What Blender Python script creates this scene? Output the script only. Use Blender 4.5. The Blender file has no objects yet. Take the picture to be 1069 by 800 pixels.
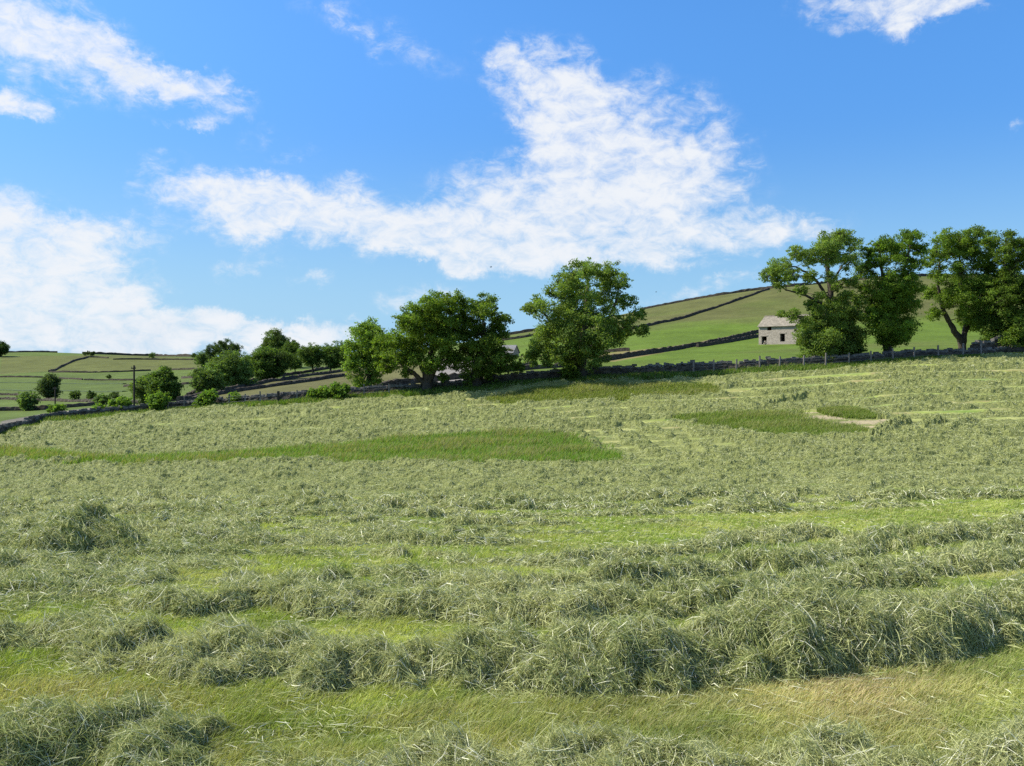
import bpy, bmesh, math, random
import numpy as np
from mathutils import Vector

SC = bpy.context.scene
COL = SC.collection
rng = np.random.default_rng(11)
random.seed(11)
R = math.radians

# ------------------------------------------------------------------ camera
CZ = 2.8                      # eye height over the near ground (standing on the bank)
F_PX, CX, CY = 950.0, 534.5, 400.0
PITCH = math.atan(15 / F_PX)  # looking a touch down
cam_data = bpy.data.cameras.new('camera')
cam = bpy.data.objects.new('camera', cam_data)
COL.objects.link(cam)
cam.location = (0, 0, CZ)
cam.rotation_euler = (math.pi / 2 - PITCH, 0, 0)
cam_data.sensor_width = 36
cam_data.lens = 36 * F_PX / 1069
cam_data.clip_start = 0.1
cam_data.clip_end = 8000
SC.camera = cam

# ------------------------------------------------------------------ light and exposure
SUN_EL, SUN_AZ = 44.0, -83.0   # degrees; azimuth from +Y towards +X: from the left, a little beyond
SKY_STRENGTH = 0.1
SUN_STRENGTH = 5.0
SC.view_settings.view_transform = 'Standard'
SC.view_settings.look = 'None'
SC.view_settings.exposure = 0.62
SC.view_settings.gamma = 1
SC.view_settings.use_curve_mapping = False
SC.render.engine = 'CYCLES'
SC.cycles.max_bounces = 5
SC.cycles.diffuse_bounces = 3
SC.cycles.transmission_bounces = 3
SC.cycles.transparent_max_bounces = 4
SC.cycles.use_denoising = False
SC.cycles.sample_clamp_indirect = 4

sd = bpy.data.lights.new('sun', 'SUN')
sd.energy = SUN_STRENGTH
sd.angle = R(0.5)
sd.color = (1.0, 0.955, 0.87)
sun = bpy.data.objects.new('sun', sd)
COL.objects.link(sun)
S2 = Vector((math.sin(R(SUN_AZ)) * math.cos(R(SUN_EL)), math.cos(R(SUN_AZ)) * math.cos(R(SUN_EL)), math.sin(R(SUN_EL))))
sun.rotation_euler = S2.to_track_quat('Z', 'Y').to_euler()
sun.location = S2 * 500

world = bpy.data.worlds.new('World')
SC.world = world
world.use_nodes = True


class NT:
    """small node writer"""
    def __init__(self, nt):
        self.nt = nt
        nt.nodes.clear()

    def n(self, kind, inputs=None, **props):
        nd = self.nt.nodes.new(kind)
        for k, v in props.items():
            setattr(nd, k, v)
        for k, v in (inputs or {}).items():
            self.put(nd.inputs[k], v)
        return nd

    def put(self, sock, v):
        if isinstance(v, bpy.types.NodeSocket):
            self.nt.links.new(v, sock)
        elif isinstance(v, (tuple, list)) and sock.type == 'RGBA' and len(v) == 3:
            sock.default_value = (*v, 1)
        else:
            sock.default_value = v

    def m(self, op, a, b=None, c=None, clamp=False):
        nd = self.nt.nodes.new('ShaderNodeMath')
        nd.operation = op
        nd.use_clamp = clamp
        for i, v in enumerate((a, b, c)):
            if v is not None:
                self.put(nd.inputs[i], v)
        return nd.outputs[0]

    def sstep(self, x, lo, hi):
        nd = self.n('ShaderNodeMapRange', {0: x, 1: lo, 2: hi, 3: 0.0, 4: 1.0}, interpolation_type='SMOOTHSTEP')
        return nd.outputs[0]

    def mix(self, fac, a, b, mode='MIX'):
        nd = self.nt.nodes.new('ShaderNodeMix')
        nd.data_type = 'RGBA'
        nd.blend_type = mode
        self.put(nd.inputs[0], fac)
        self.put(nd.inputs[6], a)
        self.put(nd.inputs[7], b)
        return nd.outputs[2]

    def noise(self, vec, scale, detail=4, rough=0.55, dist=0.0, w=None):
        nd = self.n('ShaderNodeTexNoise', {'Vector': vec, 'Scale': scale, 'Detail': detail, 'Roughness': rough, 'Distortion': dist})
        return nd.outputs[0]


def px_dir(x, y):
    u, v = (x - CX) / F_PX, (CY - y) / F_PX
    return np.array([u, math.cos(PITCH) + v * math.sin(PITCH), -math.sin(PITCH) + v * math.cos(PITCH)])


def px_azel(x, y):
    d = px_dir(x, y)
    return math.degrees(math.atan2(d[0], d[1])), math.degrees(math.atan2(d[2], math.hypot(d[0], d[1])))


def build_sky():
    t = NT(world.node_tree)
    sky = t.n('ShaderNodeTexSky', sky_type='NISHITA', sun_disc=False)
    sky.sun_elevation = R(SUN_EL)
    sky.sun_rotation = R(SUN_AZ % 360)
    sky.altitude = 250
    sky.air_density = 1.0
    sky.dust_density = 0.6
    sky.ozone_density = 2.5
    tc = t.n('ShaderNodeTexCoord')
    sep = t.n('ShaderNodeSeparateXYZ', {0: tc.outputs['Generated']})
    x, y, z = sep.outputs
    az = t.m('MULTIPLY', t.m('ARCTAN2', x, y), 180 / math.pi)
    hyp = t.m('SQRT', t.m('ADD', t.m('MULTIPLY', x, x), t.m('MULTIPLY', y, y)))
    el = t.m('MULTIPLY', t.m('ARCTAN2', z, hyp), 180 / math.pi)
    up = t.sstep(el, 0.0, 24.0)
    blue = t.n('ShaderNodeHueSaturation', {'Hue': t.m('SUBTRACT', .514, t.m('MULTIPLY', up, .009)), 'Saturation': t.m('SUBTRACT', 1.5, t.m('MULTIPLY', up, .17)), 'Value': t.m('ADD', .84, t.m('MULTIPLY', up, .62)), 'Color': sky.outputs[0]}).outputs[0]
    blue = t.mix(t.m('MULTIPLY', t.m('SUBTRACT', 1.0, t.sstep(el, 0.0, 15.0)), .85), blue, (2.0, 3.95, 6.1))
    zz = t.m('ADD', t.m('MAXIMUM', z, 0.0), 0.13)
    plane = t.n('ShaderNodeCombineXYZ', {0: t.m('DIVIDE', x, zz), 1: t.m('DIVIDE', y, zz), 2: 0.0}).outputs[0]
    chart = t.n('ShaderNodeCombineXYZ', {0: az, 1: el, 2: 0.0}).outputs[0]
    # ragged edges: the chart is pushed about by noise
    wn = t.n('ShaderNodeTexNoise', {'Vector': chart, 'Scale': 0.2, 'Detail': 8, 'Roughness': 0.66})
    off = t.n('ShaderNodeVectorMath', {0: wn.outputs[1], 1: (0.5, 0.5, 0.5)}, operation='SUBTRACT').outputs[0]
    off = t.n('ShaderNodeVectorMath', {0: off, 1: (9.0, 5.0, 0.0)}, operation='MULTIPLY').outputs[0]
    wchart = t.n('ShaderNodeVectorMath', {0: chart, 1: off}, operation='ADD').outputs[0]

    def blob(px, py, rx, ry, rot, w):
        a, e = px_azel(px, py)
        k = 180 / math.pi / F_PX * (math.cos(R(a)) ** 1.0)
        mp = t.n('ShaderNodeMapping', {0: wchart, 1: (a, e, 0), 2: (0, 0, R(rot)), 3: (rx * k, ry * k, 1)}, vector_type='TEXTURE')
        ln = t.n('ShaderNodeVectorMath', {0: mp.outputs[0]}, operation='LENGTH').outputs[1]
        return t.m('MULTIPLY', t.m('SUBTRACT', 1.0, ln, clamp=True), w)

    blobs = [  # px, py, rx, ry, tilt, weight
        (30, 30, 190, 60, -12, 1.5), (165, 72, 120, 26, -22, 1.3), (10, 104, 50, 18, 0, 1.3), (240, 92, 30, 14, -20, .8),
        (203, 128, 40, 11, -4, .75), (152, 180, 42, 22, 35, .7),
        (10, 250, 150, 58, 0, 1.8), (100, 235, 90, 24, 0, .8), (50, 290, 140, 48, -6, 1.8), (110, 348, 290, 36, 0, 2.2), (60, 318, 150, 30, 0, .9), (290, 345, 150, 26, -4, 1.4),
        (260, 212, 110, 46, -2, 1.7), (350, 225, 150, 48, -9, 1.7), (480, 262, 120, 32, -10, 1.5),
        (590, 110, 100, 62, -30, 1.25), (660, 150, 140, 85, -15, 1.3), (620, 205, 200, 65, 0, 1.5), (545, 245, 190, 50, -2, 1.5),
        (700, 255, 200, 30, 2, 1.3), (830, 240, 90, 20, 6, .7), (545, 75, 60, 20, -25, .6), (480, 285, 60, 16, -8, .9),
        (930, 4, 95, 34, -4, 1.3), (975, 20, 50, 18, 3, 1.0),
        (735, 302, 85, 12, 10, .75), (440, 312, 60, 16, 0, .7), (262, 275, 48, 18, 12, .85), (320, 296, 36, 10, 0, .6),
        (390, 30, 130, 22, -20, .5), (290, 152, 50, 14, -5, .45), (1065, 130, 16, 10, 0, .3),
    ]
    s = None
    for b in blobs:
        o = blob(*b)
        s = o if s is None else t.m('ADD', s, o)
    # the rest of the sky, outside the photographed part: loose cloud of the same kind
    aaz = t.m('ABSOLUTE', az)
    outside = t.sstep(aaz, 36.0, 60.0)
    gen = t.m('MULTIPLY', t.m('SUBTRACT', t.noise(plane, 0.8, 3, .5), 0.42), 3.0)
    s = t.m('ADD', s, t.m('MULTIPLY', outside, gen))
    # fine mackerel texture, stretched across the wind
    mp1 = t.n('ShaderNodeMapping', {0: chart, 2: (0, 0, R(28)), 3: (0.75, 1.25, 1)}, vector_type='POINT').outputs[0]
    n1 = t.noise(mp1, 0.85, 9, .66, 0.5)
    mp2 = t.n('ShaderNodeMapping', {0: chart, 2: (0, 0, R(-16)), 3: (0.7, 1.5, 1)}, vector_type='POINT').outputs[0]
    n2 = t.noise(mp2, 0.33, 8, .6, 0.3)
    nn = t.m('ADD', t.m('MULTIPLY', t.m('SUBTRACT', n1, .5), 2.6), t.m('MULTIPLY', t.m('SUBTRACT', n2, .5), 2.0))
    body = t.m('MINIMUM', s, 1.22)
    dens = t.m('ADD', body, t.m('MULTIPLY', nn, t.sstep(s, 0.0, 0.35)))
    dens = t.sstep(dens, -0.02, 1.66)
    # thick parts show a little grey underneath
    shade = t.m('MULTIPLY', t.sstep(t.noise(chart, 0.11, 5, .6), .5, .72), t.sstep(s, .9, 1.8))
    ccol = t.mix(t.m('MULTIPLY', shade, .45), (5.75, 5.95, 6.25), (4.6, 5.1, 5.8))
    # milky air low over the valley
    low = t.m('MULTIPLY', t.m('SUBTRACT', 1.0, t.sstep(el, -1.0, 9.0)), t.m('SUBTRACT', 1.0, t.sstep(az, -26.0, 8.0)))
    skyc = t.mix(t.m('MULTIPLY', low, .08), blue, (4.5, 5.3, 6.1))
    fin = t.mix(t.m('MULTIPLY', dens, .97), skyc, ccol)
    bg = t.n('ShaderNodeBackground', {0: fin, 1: SKY_STRENGTH})
    out = t.n('ShaderNodeOutputWorld')
    t.nt.links.new(bg.outputs[0], out.inputs[0])


build_sky()

# ------------------------------------------------------------------ numeric helpers
def _hash(ix, iy, seed):
    h = (ix.astype(np.int64) * 374761393 + iy.astype(np.int64) * 668265263 + seed * 974711) & 0x7fffffff
    h = ((h ^ (h >> 13)) * 1274126177) & 0x7fffffff
    return ((h ^ (h >> 16)) & 0xffff) / 65535.0


def vnoise(x, y, seed=0):
    ix, iy = np.floor(x), np.floor(y)
    fx, fy = x - ix, y - iy
    fx = fx * fx * fx * (fx * (fx * 6 - 15) + 10)
    fy = fy * fy * fy * (fy * (fy * 6 - 15) + 10)
    a, b = _hash(ix, iy, seed), _hash(ix + 1, iy, seed)
    c, d = _hash(ix, iy + 1, seed), _hash(ix + 1, iy + 1, seed)
    return (a * (1 - fx) + b * fx) * (1 - fy) + (c * (1 - fx) + d * fx) * fy


def fbm(x, y, seed=0, octs=4, gain=.5):
    s, a, t = 0.0, 1.0, 0.0
    for i in range(octs):
        c, sn = math.cos(.6 * i), math.sin(.6 * i)
        s = s + a * vnoise((x * c - y * sn) * 2 ** i + 17.3 * i, (x * sn + y * c) * 2 ** i - 9.1 * i, seed + i)
        t += a
        a *= gain
    return s / t


def sstep(x, lo, hi):
    t = np.clip((x - lo) / (hi - lo), 0, 1)
    return t * t * (3 - 2 * t)


def pchip(xs, ys, xq):
    h, d = np.diff(xs), np.diff(ys) / np.diff(xs)
    m = np.zeros(len(xs))
    for i in range(1, len(xs) - 1):
        if d[i - 1] * d[i] > 0:
            w1, w2 = 2 * h[i] + h[i - 1], h[i] + 2 * h[i - 1]
            m[i] = (w1 + w2) / (w1 / d[i - 1] + w2 / d[i])
    m[0], m[-1] = d[0], d[-1]
    k = np.clip(np.searchsorted(xs, xq) - 1, 0, len(xs) - 2)
    t = (xq - xs[k]) / h[k]
    return ((1 + 2 * t) * (1 - t) ** 2 * ys[k] + t * (1 - t) ** 2 * h[k] * m[k]
            + t * t * (3 - 2 * t) * ys[k + 1] + t * t * (t - 1) * h[k] * m[k + 1])


# ------------------------------------------------------------------ the lie of the land
# each column is a line of sight across the valley (bearing), each row a distance; entries give the
# ground's angle as surveyed off the photograph
T_X = [0, 133, 267, 400, 534, 668, 800, 935, 1069]
T_Y = [24, 40, 55, 70, 85, 100, 130, 200, 280, 400, 550, 800, 1600, 4000]
T = {
    0:    [551, 515, 496, 474, 452, 441, 432, 419, 404, 386, 369, 377, 383, 385],
    133:  [551, 514, 494, 470, 448, 432, 424, 411, 402, 386, 371, 377, 383, 385],
    267:  [551, 513, 490, 467, 444, 421, 412, 397, 388, 381, 374, 378, 383, 385],
    400:  [550, 512, 488, 463, 437, 411, 402, 388, 379, 371, 374, 378, 383, 385],
    534:  [550, 511, 484, 457, 428, 401, 390, 375, 361, 350, 356, 372, 383, 385],
    668:  [549, 510, 482, 452, 421, 393, 382, 362, 342, 326, 335, 365, 383, 385],
    800:  [548, 508, 478, 446, 414, 384, 373, 356, 331, 301, 308, 350, 382, 385],
    935:  [547, 506, 474, 440, 406, 377, 368, 347, 318, 288, 296, 345, 382, 385],
    1069: [546, 505, 472, 436, 402, 372, 363, 343, 316, 291, 300, 345, 382, 385],
}
LN0, LN1, NL = math.log(9.0), math.log(4000.0), 700
U0, U1, NU = -0.66, 0.66, 265
_lq = np.linspace(LN0, LN1, NL)
_cols = []
for xx in T_X:
    ys = [9, 12, 16] + T_Y
    v = [-CZ / 9, -2.97 / 12, -3.38 / 16]
    for py in T[xx]:
        d = px_dir(xx, py)
        v.append(d[2] / d[1])
    _cols.append(pchip(np.log(np.array(ys, float)), np.array(v), _lq))
_cols = np.array(_cols)
_uc = np.array([(x - CX) / F_PX for x in T_X])
_uq = np.linspace(U0, U1, NU)
ZG = np.array([np.interp(_uq, _uc, _cols[:, j]) for j in range(NL)]).T
_k = np.exp(-0.5 * (np.arange(-18, 19) / 7.0) ** 2)
_k /= _k.sum()
ZG = np.array([np.convolve(np.pad(ZG[:, j], 18, mode='edge'), _k, mode='valid') for j in range(NL)]).T
ZG = ZG * np.exp(_lq)[None, :]


def height(x, y):
    x, y = np.asarray(x, float), np.asarray(y, float)
    yc = np.maximum(y, 9.0)
    fu = np.clip((x / yc - U0) / (U1 - U0) * (NU - 1), 0, NU - 1.001)
    fl = np.clip((np.log(yc) - LN0) / (LN1 - LN0) * (NL - 1), 0, NL - 1.001)
    iu, il = fu.astype(int), fl.astype(int)
    a, b = fu - iu, fl - il
    z = (ZG[iu, il] * (1 - a) + ZG[iu + 1, il] * a) * (1 - b) + (ZG[iu, il + 1] * (1 - a) + ZG[iu + 1, il + 1] * a) * b
    z = z + CZ
    z = z + (vnoise(x / 9, y / 9, 3) - .5) * .22 * sstep(y, 14, 40)
    z = z + (fbm(x / 70, y / 70, 5, 3) - .5) * 2.4 * sstep(y, 150, 320)
    return z


_ty = np.exp(np.linspace(math.log(4.0), math.log(1500.0), 2600))


def hit(px, py, dz=0.0, ymin=4.0):
    """world point where the line of sight meets the ground (raised by dz)"""
    d = px_dir(px, py)
    ty = _ty[_ty >= ymin]
    X, Z = d[0] / d[1] * ty, CZ + d[2] / d[1] * ty
    g = height(X, ty) + dz
    k = np.nonzero(Z <= g)[0]
    if len(k) == 0:
        k = [int(np.argmin(Z - g))]
    i = max(k[0], 1)
    f0, f1 = Z[i - 1] - g[i - 1], Z[i] - g[i]
    t = 0.0 if f0 <= f1 else f0 / (f0 - f1)
    Y = ty[i - 1] + min(max(t, 0), 1) * (ty[i] - ty[i - 1])
    return np.array([d[0] / d[1] * Y, Y, float(height(d[0] / d[1] * Y, Y))])


def at(px, py, Y):
    d = px_dir(px, py)
    return np.array([d[0] / d[1] * Y, Y, CZ + d[2] / d[1] * Y])


def to_px(x, y, z):
    """bearing chart of a world point (used to lay land cover on the surveyed ground)"""
    yy = np.maximum(y, 0.5)
    zc = z - CZ
    dep = yy * math.cos(PITCH) - zc * math.sin(PITCH)
    up = yy * math.sin(PITCH) + zc * math.cos(PITCH)
    return CX + F_PX * x / dep, CY - F_PX * up / dep


def inside(poly, x, y):
    r = np.zeros(np.shape(x), bool)
    n = len(poly)
    for i in range(n):
        x0, y0 = poly[i][:2]
        x1, y1 = poly[(i + 1) % n][:2]
        if y0 == y1:
            continue
        c = ((y0 > y) != (y1 > y)) & (x < (x1 - x0) * (y - y0) / (y1 - y0) + x0)
        r ^= c
    return r


# ------------------------------------------------------------------ object helpers
def tag(o, label=None, cat=None, group=None, kind=None):
    for k, v in (('label', label), ('category', cat), ('group', group), ('kind', kind)):
        if v:
            o[k] = v
    return o


def empty(name, loc, label, cat, group=None):
    o = bpy.data.objects.new(name, None)
    COL.objects.link(o)
    o.location = loc
    o.empty_display_size = 0.3
    return tag(o, label, cat, group)


def mesh_obj(name, verts, faces, mat, parent=None, col=None, smooth=False):
    """verts (n,3); faces: list of (m,k) int arrays, or one; col: (n,3) albedo per vertex. World coordinates; parents sit at their base"""
    verts = np.asarray(verts, float)
    if parent is not None:
        p = parent
        off = np.zeros(3)
        while p is not None:
            off += np.array(p.location)
            p = p.parent
        verts = verts - off
    if not isinstance(faces, list):
        faces = [faces]
    faces = [np.asarray(f, np.int32) for f in faces if len(f)]
    me = bpy.data.meshes.new(name)
    me.vertices.add(len(verts))
    me.vertices.foreach_set('co', verts.astype(np.float32).ravel())
    idx = np.concatenate([f.ravel() for f in faces])
    starts, s = [], 0
    for f in faces:
        k = f.shape[1]
        starts.append(s + np.arange(len(f)) * k)
        s += f.size
    me.loops.add(len(idx))
    me.loops.foreach_set('vertex_index', idx)
    st = np.concatenate(starts).astype(np.int32)
    me.polygons.add(len(st))
    me.polygons.foreach_set('loop_start', st)
    me.update(calc_edges=True)
    me.polygons.foreach_set('use_smooth', np.full(len(st), smooth, bool))
    if col is not None:
        at_ = me.attributes.new('col', 'FLOAT_COLOR', 'POINT')
        c4 = np.ones((len(verts), 4), np.float32)
        c4[:, :3] = col
        at_.data.foreach_set('color', c4.ravel())
    me.materials.append(mat)
    o = bpy.data.objects.new(name, me)
    COL.objects.link(o)
    if parent is not None:
        o.parent = parent
    return o


def new_mat(name):
    m = bpy.data.materials.new(name)
    m.use_nodes = True
    return m, NT(m.node_tree)


def veg_material(name, rough=.6, trans=.3, spec=.25, tint=(1.0, 1.0, 1.0)):
    """plant matter: colour from the plant's own albedo, some light passing through the blades"""
    m, t = new_mat(name)
    a = t.n('ShaderNodeAttribute', attribute_name='col')
    p = t.n('ShaderNodeBsdfPrincipled', {'Base Color': a.outputs[0], 'Roughness': rough, 'Specular IOR Level': spec})
    tr = t.n('ShaderNodeBsdfTranslucent', {0: t.mix(1.0, a.outputs[0], tint, 'MULTIPLY')})
    mx = t.n('ShaderNodeMixShader', {0: trans, 1: p.outputs[0], 2: tr.outputs[0]})
    out = t.n('ShaderNodeOutputMaterial')
    t.nt.links.new(mx.outputs[0], out.inputs[0])
    return m


def stone_material(name, c0, c1, c2, scale=2.6, bump=.6):
    m, t = new_mat(name)
    tc = t.n('ShaderNodeTexCoord')
    mp = t.n('ShaderNodeMapping', {0: tc.outputs['Object'], 3: (1, 1, 1.9)}).outputs[0]
    v = t.n('ShaderNodeTexVoronoi', {'Vector': mp, 'Scale': scale, 'Randomness': .9})
    e = t.n('ShaderNodeTexVoronoi', {'Vector': mp, 'Scale': scale, 'Randomness': .9}, feature='DISTANCE_TO_EDGE')
    n = t.noise(mp, 9, 5, .6)
    base = t.mix(t.n('ShaderNodeSeparateColor', {0: v.outputs['Color']}).outputs[0], c0, c1)
    base = t.mix(t.m('MULTIPLY', t.sstep(n, .45, .75), .7), base, c2)
    gap = t.sstep(e.outputs['Distance'], .0, .07)
    hgt = t.m('ADD', gap, t.m('MULTIPLY', n, .5))
    b = t.n('ShaderNodeBump', {'Strength': bump, 'Distance': .08, 'Height': hgt})
    p = t.n('ShaderNodeBsdfPrincipled', {'Base Color': base, 'Roughness': .92, 'Normal': b.outputs[0], 'Specular IOR Level': .05})
    out = t.n('ShaderNodeOutputMaterial')
    t.nt.links.new(p.outputs[0], out.inputs[0])
    return m


def plain_material(name, c0, c1, scale=4.0, rough=.85, stretch=(1, 1, 1)):
    m, t = new_mat(name)
    tc = t.n('ShaderNodeTexCoord')
    mp = t.n('ShaderNodeMapping', {0: tc.outputs['Object'], 3: stretch}).outputs[0]
    n = t.noise(mp, scale, 6, .62)
    c = t.mix(t.sstep(n, .3, .7), c0, c1)
    b = t.n('ShaderNodeBump', {'Strength': .4, 'Distance': .03, 'Height': n})
    p = t.n('ShaderNodeBsdfPrincipled', {'Base Color': c, 'Roughness': rough, 'Normal': b.outputs[0], 'Specular IOR Level': .25})
    out = t.n('ShaderNodeOutputMaterial')
    t.nt.links.new(p.outputs[0], out.inputs[0])
    return m


M_HAY = veg_material('cut_hay', .65, .28, .15, (1.1, 1.1, .8))
M_GRASS = veg_material('grass_blades', .6, .42, .12, (1.2, 1.25, .5))
M_LEAF = veg_material('leaves', .6, .48, .1, (1.25, 1.3, .4))
M_WALL = stone_material('drystone', (.03, .025, .019), (.105, .09, .068), (.13, .115, .08))
M_COPE = stone_material('coping_stone', (.06, .056, .05), (.18, .168, .145), (.22, .21, .17), 1.4)
M_BARN = stone_material('barn_stone', (.27, .23, .18), (.40, .345, .275), (.34, .295, .235), 3.4, .3)
M_ROOF = stone_material('stone_slates', (.20, .175, .135), (.31, .27, .205), (.25, .235, .165), 2.2, .5)
M_BARK = plain_material('bark', (.035, .028, .02), (.095, .078, .055), 3.0, .9, (3, 3, .6))
M_WOOD = plain_material('weathered_wood', (.12, .10, .08), (.27, .24, .20), 5.0, .9, (4, 4, .5))
M_DARKWOOD = plain_material('tarred_wood', (.022, .018, .014), (.06, .048, .036), 5.0, .85, (4, 4, .5))
M_WIRE = plain_material('fence_wire', (.16, .16, .16), (.25, .25, .24), 9.0, .5)
M_DARK = plain_material('barn_earth_floor', (.03, .026, .02), (.06, .05, .04), 2.0)
# ------------------------------------------------------------------ the field boundary and patches of land cover
EDGE_PX = [(-70, 484), (0, 455), (49, 440), (133, 433), (200, 427), (267, 422), (370, 415), (445, 410), (500, 405), (560, 400),
           (610, 397), (700, 392), (770, 388), (860, 383), (900, 380), (960, 376), (1010, 373.5), (1069, 370.5), (1135, 369)]
EDGE = np.array([hit(*p) for p in EDGE_PX])
EDGE_U = EDGE[:, 0] / EDGE[:, 1]


def edge_y(x, y):
    return np.interp(np.asarray(x) / np.maximum(y, 1), EDGE_U, EDGE[:, 1])


def ground_poly(pts):
    return [tuple(hit(*p)[:2]) for p in pts]


PATCH_LONG = ground_poly([(-90, 469), (0, 472), (60, 476), (130, 481.5), (205, 478), (330, 469.5), (400, 462), (470, 457), (530, 454), (590, 455), (615, 466),
                          (640, 478), (658, 484), (520, 485.5), (400, 485), (330, 484), (205, 486), (130, 488), (60, 484), (0, 480), (-90, 479)])
PATCH_TOP = ground_poly([(497, 420), (560, 406), (640, 401), (738, 404), (756, 412), (700, 416), (600, 420), (540, 422)])
PATCH_RIGHT = ground_poly([(700, 436), (780, 431), (822, 431), (850, 440), (905, 450), (900, 457), (870, 459), (800, 455), (740, 447)])
PATCH_TUFT = ground_poly([(852, 430), (880, 428), (912, 434), (905, 438), (870, 436)])
PATCH_DRY = ground_poly([(820, 431), (870, 430), (925, 436), (938, 444), (915, 450), (890, 448), (845, 440)])
PATCHES = [PATCH_LONG, PATCH_TOP, PATCH_RIGHT, PATCH_TUFT]


def in_patch(x, y):
    r = np.zeros(np.shape(x), bool)
    k = np.nonzero(y > 45)
    xx, yy = x[k], y[k]
    wx, wy = xx + (fbm(xx * .5, yy * .5, 8, 3) - .5) * 3.0, yy + (fbm(xx * .4 + 5, yy * .6, 9, 3) - .5) * 2.6
    q = np.zeros(np.shape(xx), bool)
    for p in PATCHES:
        q |= inside(p, wx, wy)
    r[k] = q
    return r


# ------------------------------------------------------------------ hay rows: crest (px), height, half width
ROWS = {
    'front': [(-120, 752, .30, .6), (0, 752, .33, .6), (90, 757, .33, .6), (165, 762, .36, .6), (222, 782, .25, .5), (270, 797, .10, .45), (330, 797, .2, .5), (400, 787, .3, .55), (455, 778, .36, .55),
              (520, 792, .26, .5), (575, 788, .3, .55), (640, 776, .36, .6), (700, 784, .3, .55), (770, 793, .24, .5), (830, 786, .3, .55), (880, 768, .4, .55), (925, 762, .42, .6), (985, 788, .26, .5), (1069, 778, .32, .6), (1200, 770, .3, .6)],
    'main': [(-120, 660, .28, .75), (0, 655, .30, .75), (100, 652, .34, .8), (200, 662, .36, .85), (300, 670, .40, .85), (390, 676, .32, .8), (470, 668, .46, .85), (560, 668, .46, .85), (640, 658, .50, .9), (720, 655, .48, .9),
             (780, 644, .54, .9), (860, 632, .60, .95), (925, 640, .52, .85), (1000, 620, .46, .85), (1069, 612, .46, .85), (1220, 590, .45, .85)],
    'second': [(150, 622, .22, .7), (190, 616, .34, .8), (250, 606, .36, .8), (310, 610, .32, .8), (390, 618, .34, .8), (480, 618, .42, .8), (540, 626, .36, .75), (610, 624, .34, .75), (680, 612, .4, .8), (735, 606, .46, .8), (790, 614, .36, .75),
               (835, 604, .36, .7), (890, 593, .4, .8), (985, 580, .4, .8), (1069, 564, .4, .8), (1250, 540, .4, .8)],
    'third': [(400, 594, .2, .7), (460, 598, .24, .7), (535, 604, .3, .7), (610, 597, .36, .75), (665, 590, .46, .75), (710, 590, .34, .7), (760, 582, .32, .7), (805, 577, .44, .75), (850, 572, .36, .7), (890, 563, .38, .75),
              (940, 553, .46, .8), (1010, 546, .46, .8), (1069, 541, .46, .8), (1250, 524, .4, .8)],
    'short': [(500, 585, .16, .8), (560, 582, .2, .8), (640, 574, .28, .8), (700, 566, .34, .8), (770, 555, .34, .8), (820, 550, .44, .8), (858, 549, .36, .7)],
    'upper_a': [(914, 449, 0.85, 1.1), (926, 441, 0.85, 1.1), (941, 434, 0.78, 1.1)],
    'upper_b': [(946, 450, 0.70, 1.1), (960, 442, 0.70, 1.1), (977, 433, 0.70, 1.1)],
    'upper_c': [(992, 442, 0.62, 1.1), (1004, 438, 0.70, 1.1), (1014, 433, 0.62, 1.1)],
    'upper_d': [(797, 419, 0.62, 1.1), (822, 412, 0.78, 1.1), (840, 408, 0.78, 1.1), (862, 407, 0.62, 1.1)],
}
HEAP_C = hit(78, 580)
ROW_NAMES = list(ROWS) + ['heap']
ROW_W = []
for k in ROWS:
    pts = []
    for (px, py, h, w) in ROWS[k]:
        p = hit(px, py, h * .8)
        pts.append((p[0], p[1], h * (.70 + .12 * sstep(h, .42, .55)), w * .66))
    if len(pts) > 3 and not k.startswith('upper'):      # the rows run on past the edges of the view
        for end, (a, b) in ((0, (pts[0], pts[1])), (1, (pts[-1], pts[-2]))):
            d = np.array(a[:2]) - np.array(b[:2])
            d = d / np.linalg.norm(d) * 6.0
            q = (a[0] + d[0], a[1] + d[1], a[2], a[3])
            if abs(a[0]) > .5 * a[1]:
                pts = [q] + pts if end == 0 else pts + [q]
    ROW_W.append(np.array(pts))


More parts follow.
